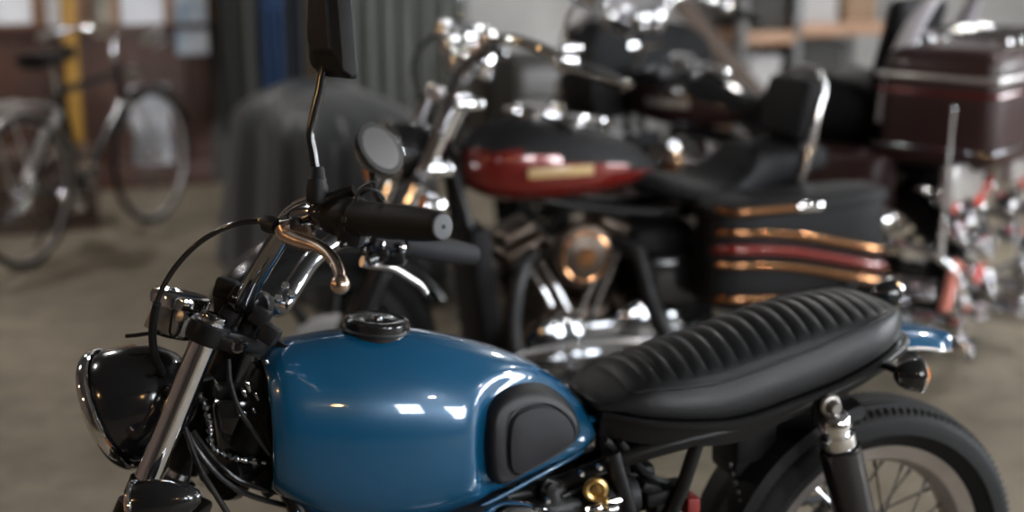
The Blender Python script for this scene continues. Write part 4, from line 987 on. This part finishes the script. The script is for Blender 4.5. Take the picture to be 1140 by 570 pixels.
        for s in (-1, 1):
            mb = MB(); mb.box((.50, s*.30, .56), (.20, .08, .30), Matrix.Rotation(-.25, 3, 'Y'), .035, 4); lg = obj('leg_shield', mb, 'maroon_paint', t)
            mb = MB(); mb.box((.50, s*.34, .60), (.14, .03, .10), Matrix.Rotation(-.25, 3, 'Y'), .012, 3); obj('shield_panel', mb, 'red_paint', lg)
        mb = MB(); mb.box((1.80, 0, .93), (.42, .58, .40), bev=.07, seg=5); tr = obj('top_trunk', mb, 'maroon_paint', t)
        mb = MB(); mb.box((1.80, 0, 1.035), (.430, .590, .020), bev=.008); obj('trunk_trim', mb, 'silver_paint', tr)
        mb = MB(); mb.box((1.80, 0, .985), (.425, .585, .014), bev=.008); obj('trunk_light', mb, 'red_paint', tr)
        mb = MB(); mb.box((1.80, 0, .80), (.428, .588, .012), bev=.005); obj('trunk_band', mb, 'chrome_dark', tr)
        mb = MB()
        for y in (-.18, -.06, .06, .18): mb.tube([(1.62, y, 1.12), (1.64, y, 1.165), (1.96, y, 1.165), (1.98, y, 1.12)], .010, 10, 4)
        mb.tube([(1.62, -.2, 1.155), (1.62, .2, 1.155)], .010, 10); mb.tube([(1.97, -.2, 1.155), (1.97, .2, 1.155)], .010, 10); obj('luggage_rack', mb, bits, tr)
        for s in (-1, 1):
            mb = MB(); mb.tube([(1.57, s*.21, .86), (1.60, s*.225, .96), (1.635, s*.23, 1.08), (1.69, s*.21, 1.22), (1.75, s*.16, 1.33)], [.014, .025, .033, .03, .018], 14, 5, flat=.5); obj('backrest_wing', mb, 'pale_vinyl', tr)
        mb = MB(); mb.box((1.56, 0, 1.10), (.07, .38, .36), Matrix.Rotation(.22, 3, 'Y'), .035, 4); obj('backrest_pad', mb, 'matt_black', tr)
        mb = MB(); R = []
        for x, w, z0, z1 in ((.98, .08, .80, .86), (1.06, .15, .78, .93), (1.18, .19, .76, .99), (1.32, .20, .76, 1.02), (1.44, .19, .78, 1.00), (1.50, .15, .80, .95)):
            R.append([V((x, w*math.copysign(abs(math.sin(a))**.6, math.sin(a)), (z0+z1)/2+(z1-z0)/2*math.copysign(abs(math.cos(a))**.6, math.cos(a)))) for a in [2*PI*k/28 for k in range(28)]])
        mb.rings(R); obj('rider_backrest', mb, 'matt_black', t)
        # chrome rear end: guards, lamps, pipes
        for s in (-1, 1):
            mb = MB(); mb.tube([(1.40, s*.33, .36), (1.55, s*.36, .46), (1.78, s*.36, .48), (1.92, s*.31, .40), (1.94, s*.29, .20), (1.80, s*.34, .10), (1.48, s*.35, .12)], .017, 12, 6); mb.tube([(1.94, s*.32, .40), (1.97, s*.15, .38), (1.98, 0, .37)], .017, 12, 5); rg = obj('rear_guard', mb, bits, t)
            mb = MB(); mb.tube([(1.42, s*.345, .24), (1.65, s*.37, .26), (1.88, s*.345, .22)], .016, 12, 4); obj('guard_rail', mb, bits, rg)
            for k, (y, z, r) in enumerate(((.30, .64, .045), (.19, .56, .050), (.30, .53, .038), (.12, .46, .036), (.26, .40, .04), (.16, .33, .04), (.30, .28, .034))): lamp('rear_lamp', (1.90+.02*k, s*y, z), (1, 0, -.05), r, .08, t, lens='red_lens' if k in (0, 4) else 'lens_glass', shell=bits)
            mb = MB(); mb.box((1.915, s*.335, .36), (.03, .035, .18), Matrix.Rotation(s*.45, 3, 'X'), .008); obj('reflector_strip', mb, 'salmon_lens', t)
            mb = MB(); mb.box((1.90, s*.26, .70), (.05, .26, .13), bev=.015, seg=3); obj('bag_end_trim', mb, 'silver_paint', t)
            mb = MB(); mb.lathe([(.042, 0), (.046, .03), (.050, .30), (.050, .62), (.040, .68), (.036, .64)], V((1.30, s*.26, .16)), (1, s*.03, -.03), 26); mb.lathe([(.030, .06), (.036, .10), (.036, .60), (.030, .66), (.026, .62)], V((1.30, s*.30, .24)), (1, s*.03, -.03), 22); obj('tail_pipe', mb, bits, t)
            mb = MB(); mb.tube([(1.90, s*.40, .50), (1.91, s*.40, .95)], .004, 8); mb.lathe([(.010, -.05), (.012, 0), (.008, .10)], (1.90, s*.40, .50), (0, 0, 1), 12); mb.ell((1.91, s*.40, .955), .008, 10); obj('antenna', mb, bits, t)

B = thing('cruiser_motorcycle', 'red and black cruiser motorcycle with chrome engine and saddlebags just behind the blue motorcycle', 'motorcycle', (.80, 1.66, 0))
cruiser(B, top='matt_black', spots=False, wb=1.42, crash=False, sides=(-1,))
Cc = thing('touring_motorcycle', 'dark red touring motorcycle with tall trunk and chrome tail, at far right behind saddlebags', 'motorcycle', (2.22, 3.42, 0), math.radians(-60))
cruiser(Cc, tank='maroon_paint', top='black_gloss', bag='maroon_paint', touring=True, backrest=False, engine='cast_metal', fender='matt_black', cover='chrome', pipe='chrome', primary='chrome', stripe='silver_paint', trim='silver_paint', crash=False)

# ================================================================== bicycle at the left
bp_ = V((.07, 4.46, 0)); bq = V((.72, 5.27, 0)); yaw_b = math.atan2(bq.y-bp_.y, bq.x-bp_.x)
bike = thing('bicycle', 'silver and black bicycle parked at the left by the posters', 'bicycle', bp_, yaw_b)
BR = .345
def bike_wheel(name, c):
    mb = MB(); mb.torus(c, (0, 1, 0), BR-.030, .010, 60, 8); w = obj(name, mb, 'silver_paint', bike)
    mb = MB(); mb.torus(c, (0, 1, 0), BR-.016, .018, 60, 10); obj('tyre', mb, 'tyre_rubber', w)
    mb = MB(); mb.lathe([(.008, -.06), (.02, -.045), (.03, -.03), (.018, -.02), (.018, .02), (.03, .03), (.02, .045), (.008, .06)], c, (0, 1, 0), 18); obj('hub', mb, 'chrome', w)
    c = V(c)
    for i in range(32):
        a = 2*PI*i/32; b = a+(.5 if (i//2) % 2 else -.5); s = -1 if i % 2 else 1
        mb = MB(); mb.tube([c+V((math.cos(b)*.028, s*.028, math.sin(b)*.028)), c+V((math.cos(a)*(BR-.035), 0, math.sin(a)*(BR-.035)))], .0016, 5); obj('spoke', mb, 'chrome', w)
bike_wheel('rear_wheel', (0, 0, BR)); bike_wheel('front_wheel', (1.04, 0, BR))
mb = MB()
mb.tube([(.43, 0, .29), (.30, 0, .80)], .020, 12); mb.tube([(.43, 0, .29), (.82, 0, .66)], .022, 12); mb.tube([(.31, 0, .76), (.79, 0, .80)], .021, 12); mb.tube([(.825, 0, .62), (.77, 0, .86)], .019, 12)
for s in (-1, 1): mb.tube([(0, s*.06, BR), (.43, s*.04, .29)], .009, 8); mb.tube([(0, s*.06, BR), (.30, s*.02, .76)], .008, 8)
obj('frame', mb, 'black_gloss', bike)
for c in ((0, 0, BR), (1.04, 0, BR)):
    mb = MB(); arc_fender(mb, V(c), BR+.025, 20 if c[0] else -10, 150 if c[0] else 160, .030, .012, 24, .002); obj('mudguard', mb, 'silver_paint' if not c[0] else 'black_gloss', bike)
mb = MB()
for s in (-1, 1): mb.tube([(1.04, s*.055, BR), (.90, s*.05, .60), (.83, s*.03, .63)], .011, 10, 4)
mb.tube([(.83, -.04, .635), (.83, .04, .635)], .018, 10); obj('fork', mb, 'silver_paint', bike)
mb = MB(); mb.tube([(.77, 0, .86), (.755, 0, .97), (.82, 0, .99)], .014, 10); mb.tube([(.60, -.29, .98), (.72, -.29, 1.0), (.83, -.20, 1.01), (.83, 0, .99), (.83, .20, 1.01), (.72, .29, 1.0), (.60, .29, .98)], .0145, 12, 6); hbk = obj('handlebar', mb, 'chrome', bike)
for s in (-1, 1):
    mb = MB(); mb.tube([(.70, s*.29, .998), (.585, s*.29, .978)], .018, 12); obj('grip', mb, 'alloy', hbk)
    mb = MB(); mb.tube([(.78, s*.27, 1.0), (.74, s*.30, .96), (.64, s*.30, .94)], .008, 8, 4); obj('brake_lever', mb, 'chrome', hbk)
mb = MB(); R = []
for x, w, z in ((.13, .085, .915), (.17, .11, .92), (.24, .10, .92), (.31, .055, .93), (.38, .028, .935), (.43, .02, .93)):
    R.append([V((x, w*math.copysign(abs(math.sin(a))**.7, math.sin(a)), z+.035*math.cos(a))) for a in [2*PI*k/20 for k in range(20)]])
mb.rings(R); sd = obj('saddle', mb, 'black_plastic', bike)
mb = MB(); mb.tube([(.30, 0, .76), (.27, 0, .91)], .013, 10); obj('seat_post', mb, 'chrome', sd)
mb = MB()
for s in (-1, 1): mb.tube([(.24, s*.02, .70), (.05, s*.055, .745), (-.24, s*.055, .745), (-.26, 0, .745)], .008, 8); mb.tube([(0, s*.065, BR+.01), (-.12, s*.055, .745)], .006, 8)
for x in (-.2, -.1, 0.0): mb.tube([(x, -.055, .745), (x, .055, .745)], .006, 8)
obj('rear_rack', mb, 'silver_paint', bike)
mb = MB(); mb.lathe([(0, -.03), (.03, -.02), (.035, 0), (0, .004)], (-.27, 0, .70), (-1, 0, 0), 18); obj('rear_reflector', mb, 'red_lens', bike)
mb = MB(); mb.box((0, -.085, .52), (.045, .012, .28), Matrix.Rotation(.7, 3, 'Y'), .005); mb.box((.16, -.085, .66), (.05, .014, .09), Matrix.Rotation(.7, 3, 'Y'), .005); obj('stay_guard', mb, 'silver_paint', bike)
mb = MB(); mb.torus((.43, .055, .29), (0, 1, 0), .085, .006, 30, 6)
mb.tube([(.43, .07, .29), (.53, .075, .16)], .01, 8); mb.tube([(.43, -.07, .29), (.33, -.075, .42)], .01, 8); mb.box((.53, .11, .16), (.09, .07, .02), bev=.004); mb.box((.33, -.11, .42), (.09, .07, .02), bev=.004); obj('crankset', mb, 'chrome', bike)
mb = MB(); mb.lathe([(0, -.06), (.03, -.045), (.04, 0), (0, .01)], (.93, 0, .78), (1, 0, -.1), 20); obj('front_lamp', mb, 'chrome', bike)
mb = MB(); mb.tube([(.40, .04, .28), (.33, .12, .15), (.28, .17, .008)], .009, 8); obj('kick_stand', mb, 'black_metal', bike)
# things behind the bicycle
cr_ = thing('storage_crate', 'dark red crate on floor behind the bicycle wheel', 'crate', (.18, 5.35, 0))
mb = MB(); mb.box((0, 0, .20), (.52, .34, .40), bev=.012); obj('crate_body', mb, 'dark_wood', cr_)
for z in (.10, .22, .34):
    mb = MB(); mb.box((0, -.178, z), (.50, .012, .05), bev=.003); obj('crate_slat', mb, 'maroon_paint', cr_)

# ================================================================== back wall, left half
YW = 6.3
mat('paper', (.74, .74, .77), .7, col2=(.60, .61, .65), vscale=5)
mat('paper_photo', (.70, .70, .73), .5, col2=(.16, .24, .32), vscale=4, detail=1)
mat('paper_collage', (.36, .30, .24), .6, col2=(.10, .10, .08), vscale=9, detail=2)
mat('paper_sketch', (.66, .67, .71), .7, col2=(.16, .17, .20), vscale=4.5, detail=2)
mat('blue_cloth', (.016, .045, .12), .85, bump=.4, bscale=30, sheen=.1)
mat('navy_cloth', (.014, .020, .034), .85, bump=.4, bscale=30)
mat('grey_cloth', (.14, .15, .14), .9, bump=.4, bscale=25)
mat('dark_cloth', (.018, .019, .019), .9, bump=.4, bscale=25)
mat('tan_cloth', (.12, .085, .045), .9, bump=.4, bscale=25)
mat('cover_fabric', (.026, .030, .035), .5, bump=.25, bscale=40, sheen=.2)
def wpt(x, y, Y=None): return at(x, y, YW-.02 if Y is None else Y)
a, b = wpt(-60, 60), wpt(238, 200)
mb = MB(); mb.box(((a.x+b.x)/2, YW-.014, .46), (b.x-a.x, .028, .92), bev=.003)
for k in range(12):
    x = a.x+(b.x-a.x)*k/12; mb.box((x, YW-.03, .46), (.02, .012, .92), bev=.003)
mb.box(((a.x+b.x)/2, YW-.03, .93), (b.x-a.x, .06, .04), bev=.006); mb.box(((a.x+b.x)/2, YW-.03, .07), (b.x-a.x, .04, .14), bev=.006)
struct('trim_1', mb, 'brown_wood')
a, b = wpt(-60, 0), wpt(238, 0)
mb = MB(); mb.box(((a.x+b.x)/2, YW-.008, 1.5), (b.x-a.x, .016, 1.1)); struct('trim_2', mb, 'wood')
def poster(x0, x1, y0, y1, m, label, off=.05, name='poster', cat='poster', tilt=0.0):
    p, q = wpt(x0, y0, YW-off), wpt(x1, y1, YW-off)
    mb = MB(); M = Matrix.Rotation(tilt, 3, 'Y')
    mb.box((0, 0, 0), (abs(q.x-p.x), .006, abs(p.z-q.z)), M, .001, 1)
    o = obj(name, mb, m); o.location = ((p.x+q.x)/2, YW-off, (p.z+q.z)/2); tag(o, label, cat)
    return o
poster(-30, 36, -70, 26, 'paper', 'white paper sheet on wall above the bicycle saddle, at the left edge')
poster(45, 77, -70, 31, 'paper', 'narrow white paper sheet just left of the yellow post')
poster(98, 126, -60, 40, 'paper_collage', 'patterned dark poster just right of the yellow post')
poster(130, 183, -60, 34, 'paper', 'white paper sheet on wall above the bicycle handlebar')
poster(190, 233, -70, 60, 'paper_photo', 'white poster with blue picture right of the bicycle handlebar')
poster(144, 193, 96, 183, 'paper_sketch', 'white sheet with grey drawing low on the brown panelling', .045, tilt=-.03)
p = wpt(88, 190, YW-.12); mb = MB(); mb.box((p.x, YW-.13, 1.4), (.075, .07, 2.8), bev=.008); o = obj('yellow_post', mb, 'yellow_paint'); tag(o, 'yellow painted wooden post standing behind the bicycle', 'post')
for i, (x, lab) in enumerate(((40, 'thin brown wooden batten between two white sheets at the left edge'), (127, 'thin brown wooden batten above the bicycle handlebar'))):
    p = wpt(x, 10, YW-.05); mb = MB(); mb.box((p.x, YW-.035, 1.5), (.035, .03, 1.1), bev=.004); o = obj('batten', mb, 'wood'); tag(o, lab, 'batten')
# clothes hanging from the rail
def garment(name, x0, x1, ytop, ybot, Y, m, label, cat, seed, legs=False, sleeves=True):
    rnd = random.Random(seed); p, q = at(x0, ytop, Y), at(x1, ybot, Y); w = (q.x-p.x)/2; cx = (p.x+q.x)/2; zt, zb = 1.72, q.z
    t = thing(name, label, cat, (cx, Y, zb))
    H = zt-zb
    def body(cx_, w_, z0, z1, d_, ph):
        mb = MB(); R = []
        for i in range(24):
            u = i/23; z = z0+(z1-z0)*u; sh = 1-.45*sstep(.86, 1, u)
            R.append([V((cx_+w_*sh*math.cos(a)*(1+.03*math.sin(7*u+ph)), d_*.6*math.sin(a)*(1+.35*math.sin(5*a+ph+2*u))*sh, z)) for a in [2*PI*k/40 for k in range(40)]])
        mb.rings(R); return mb
    if legs:
        obj('top', body(0, w, H*.45, H, .09, seed), m, t)
        for s in (-1, 1): obj('trouser_leg', body(s*w*.5, w*.5, 0, H*.5, .07, seed+s), m, t)
    else: obj('garment_body', body(0, w, 0, H, .10, seed), m, t)
    if sleeves:
        for s in (-1, 1):
            mb = MB(); mb.tube([(s*w*.62, 0, H*.95), (s*w*.98, -.02, H*.8), (s*w*1.05, -.03, H*.55), (s*w*1.0, -.03, H*.38)], [.05, .055, .05, .045], 12, 5); obj('sleeve', mb, m, t)
    mb = MB(); mb.tube([(0, 0, H-.02), (0, 0, H+.06), (.015, 0, H+.10), (.015, .0, H+.12), (.02, 0, H+.125)], .004, 6, 4); obj('hanger', mb, 'chrome_dark', t)
    return t
garment('coat', 241, 269, 0, 150, 6.07, 'dark_cloth', 'dark coat hanging beside the poster with blue picture', 'coat', 3, sleeves=False)
garment('jacket', 271, 286, 0, 135, 6.07, 'grey_cloth', 'grey jacket hanging left of the blue overalls', 'jacket', 5, sleeves=False)
garment('overalls', 288, 319, 0, 118, 6.07, 'blue_cloth', 'blue work overalls hanging on the back wall left of the mirror', 'overalls', 8, legs=True, sleeves=False)
garment('coat', 321, 338, 0, 112, 6.07, 'navy_cloth', 'very dark navy coat hanging right of the blue overalls', 'coat', 11, sleeves=False)
garment('jacket', 340, 361, 0, 112, 6.07, 'tan_cloth', 'tan jacket hanging behind the tall mirror', 'jacket', 14, sleeves=False)
a, b = at(236, 0, 6.05), at(360, 0, 6.05)
mb = MB(); mb.tube([(a.x-.05, 6.07, 1.87), (b.x+.05, 6.07, 1.87)], .014, 10); o = obj('clothes_rail', mb, 'grey_metal'); tag(o, 'grey metal clothes rail carrying the hanging coats', 'rail')
mb = MB(); 
for x in (a.x-.05, b.x+.05): mb.tube([(x, 6.07, 1.87), (x, YW, 1.87)], .012, 8)
obj('rail_bracket', mb, 'grey_metal', o)
# tall grey curtain
mb = MB(); R = []
a, b = at(372, 0, 6.18), at(520, 0, 6.18)
for j in range(14):
    z = .05+2.7*j/13; f = []
    for i in range(90):
        u = i/89; f.append(V((a.x+(b.x-a.x)*u, 6.17+.028*math.sin(u*44+.4*math.sin(j*.5))+.012*math.sin(u*97+j*.3), z)))
    for i in range(89, -1, -1): f.append(f[i]+V((0, .008, 0)))
    R.append(f)
mb.rings(R); o = obj('curtain', mb, 'grey_cloth', ang=70); tag(o, 'long grey green curtain hanging on the back wall behind the handlebars', 'curtain')

# ================================================================== covered motorcycle
cv = thing('dust_cover', 'dark grey fabric cover draped to the floor behind the handlebar and mirror stem', 'cover', (1.30, 3.80, 0), math.radians(-76))
mb = MB(); R = []; rnd = random.Random(4)
nA = 110
for i in range(26):
    u = i/25
    if u < .62:
        v = u/.62; z = .02+.62*v; gx = .66-.10*v; gy = .36-.05*v
    else:
        v = (u-.62)/.38; z = .64+.20*math.sin(v*PI/2); gx = .56*math.cos(v*PI/2*.98)+.004; gy = .31*math.cos(v*PI/2*.98)+.004
    fa = (1-sstep(.35, .95, u))
    ring = []
    for k in range(nA):
        a = 2*PI*k/nA
        fold = .028*fa*(math.sin(13*a+.6*math.sin(3*a))+.6*math.sin(29*a+1.3)+.5*math.sin(7*a+u*3))
        ex = math.copysign(abs(math.cos(a))**.75, math.cos(a)); ey = math.copysign(abs(math.sin(a))**.75, math.sin(a))
        hump = .04*math.exp(-((ex+.35)/.35)**2)*sstep(.5, 1, u)
        ring.append(V(((gx+fold)*ex, (gy+fold)*ey, max(.006, z+hump+.012*math.sin(9*a+5*u)*fa*u))))
    R.append(ring)
mb.rings(R); obj('cover_sheet', mb, 'cover_fabric', cv, ang=80)

# ================================================================== back wall, right half
def plank(name, P, Q, w, h, m, label, cat):
    P, Q = V(P), V(Q); d = Q-P; mid = (P+Q)/2
    mb = MB(); u = d.normalized(); sdir = V((0, 1, 0)); sdir = (sdir-u*sdir.dot(u)).normalized(); n = u.cross(sdir)
    M = Matrix((u, sdir, n)).transposed(); mb.box((0, 0, 0), (d.length, w, h), M, .006)
    o = obj(name, mb, m); o.location = mid; return tag(o, label, cat)
# shelving rack
SY = 5.75
sx0, sx1, sxm = at(826, 60, SY).x, at(985, 60, SY).x, at(886, 60, SY).x
rk_ = thing('shelving_rack', 'grey metal shelving rack with wooden boards against the back wall at right', 'rack', ((sx0+sx1)/2, SY+.2, 0))
rx = (sx0+sx1)/2
for x in (sx0, sxm, sx1):
    for y in (-.20, .20):
        mb = MB(); mb.box((x-rx, y, 1.1), (.05, .04, 2.2), bev=.003); obj('upright', mb, 'grey_metal', rk_)
for z, xa, xb in ((.80, sx0, sxm), (.84, sxm, sx1), (.46, sxm, sx1), (.22, sx0, sxm), (1.30, sx0, sx1)):
    mb = MB(); mb.box(((xa+xb)/2-rx, 0, z), (xb-xa, .44, .075), bev=.006); obj('shelf_board', mb, 'pale_wood', rk_)
mat('box_white', (.44, .43, .43), .7); mat('box_grey', (.16, .16, .155), .7); mat('box_dark', (.045, .044, .04), .7); mat('box_tan', (.30, .20, .13), .75)
def carton(x0, x1, z, h, m, label, dy=.34, name='box'):
    p, q = at(x0, 60, SY), at(x1, 60, SY); t = thing(name, label, 'box', ((p.x+q.x)/2, SY+.05+dy/2, z))
    mb = MB(); mb.box((0, 0, h*.5), (q.x-p.x, dy, h), bev=.008); obj('box_body', mb, m, t)
    mb = MB(); mb.box((0, 0, h-.03), (q.x-p.x+.016, dy+.016, .07), bev=.008); obj('box_lid', mb, m, t)
carton(840, 874, .26, .42, 'box_white', 'white box on the low shelf board, left bay of the rack')
carton(892, 945, .50, .27, 'box_dark', 'dark box standing on the lower board in the right bay of the rack')
carton(838, 878, .84, .40, 'box_dark', 'dark box on the upper board, left bay of the rack')
carton(896, 935, .88, .36, 'box_white', 'white box on the upper board in the right bay of the rack')
carton(944, 978, .88, .35, 'box_tan', 'tan cardboard box at the right end of the upper board')
carton(894, 938, .0, .33, 'box_white', 'white box on the floor under the right bay of the rack')
plank('timber_plank', at(742, -14, 5.62), at(915, 190, 5.40), .05, .10, 'dark_wood', 'long dark timber plank leaning diagonally across the back wall', 'plank')
plank('timber_plank', at(815, 24, 6.27), at(592, 198, 6.265), .025, .06, 'dark_wood', 'second dark timber plank crossing behind the long diagonal plank', 'plank')
p = at(822, 0, 5.66); mb = MB(); mb.tube([(p.x, 5.60, 0), (p.x, 5.60, 2.9)], .035, 14); mb.box((p.x, 5.60, .006), (.16, .16, .012), bev=.003); o = obj('steel_pole', mb, 'grey_metal'); tag(o, 'grey steel pole standing in front of the rack, left end', 'pole')
# workbench-like chest far behind the seats
t = thing('tool_chest', 'low dark tool chest against the pale wall behind the motorcycles', 'chest', (3.30, 5.95, 0))
mb = MB(); mb.box((0, 0, .40), (.84, .55, .66), bev=.015); obj('chest_body', mb, 'box_dark', t)
for k in range(3):
    mb = MB(); mb.box((0, -.28, .19+.2*k), (.76, .02, .17), bev=.006); d = obj('drawer', mb, 'grey_metal', t)
    mb = MB(); mb.tube([(-.25, -.30, .22+.2*k), (.25, -.30, .22+.2*k)], .010, 8); obj('drawer_handle', mb, 'chrome', d)
for sx in (-1, 1):
    for sy in (-1, 1):
        mb = MB(); mb.lathe([(.035, -.015), (.035, .015)], (sx*.36, sy*.2, .035), (0, 1, 0), 16); obj('castor', mb, 'black_plastic', t)
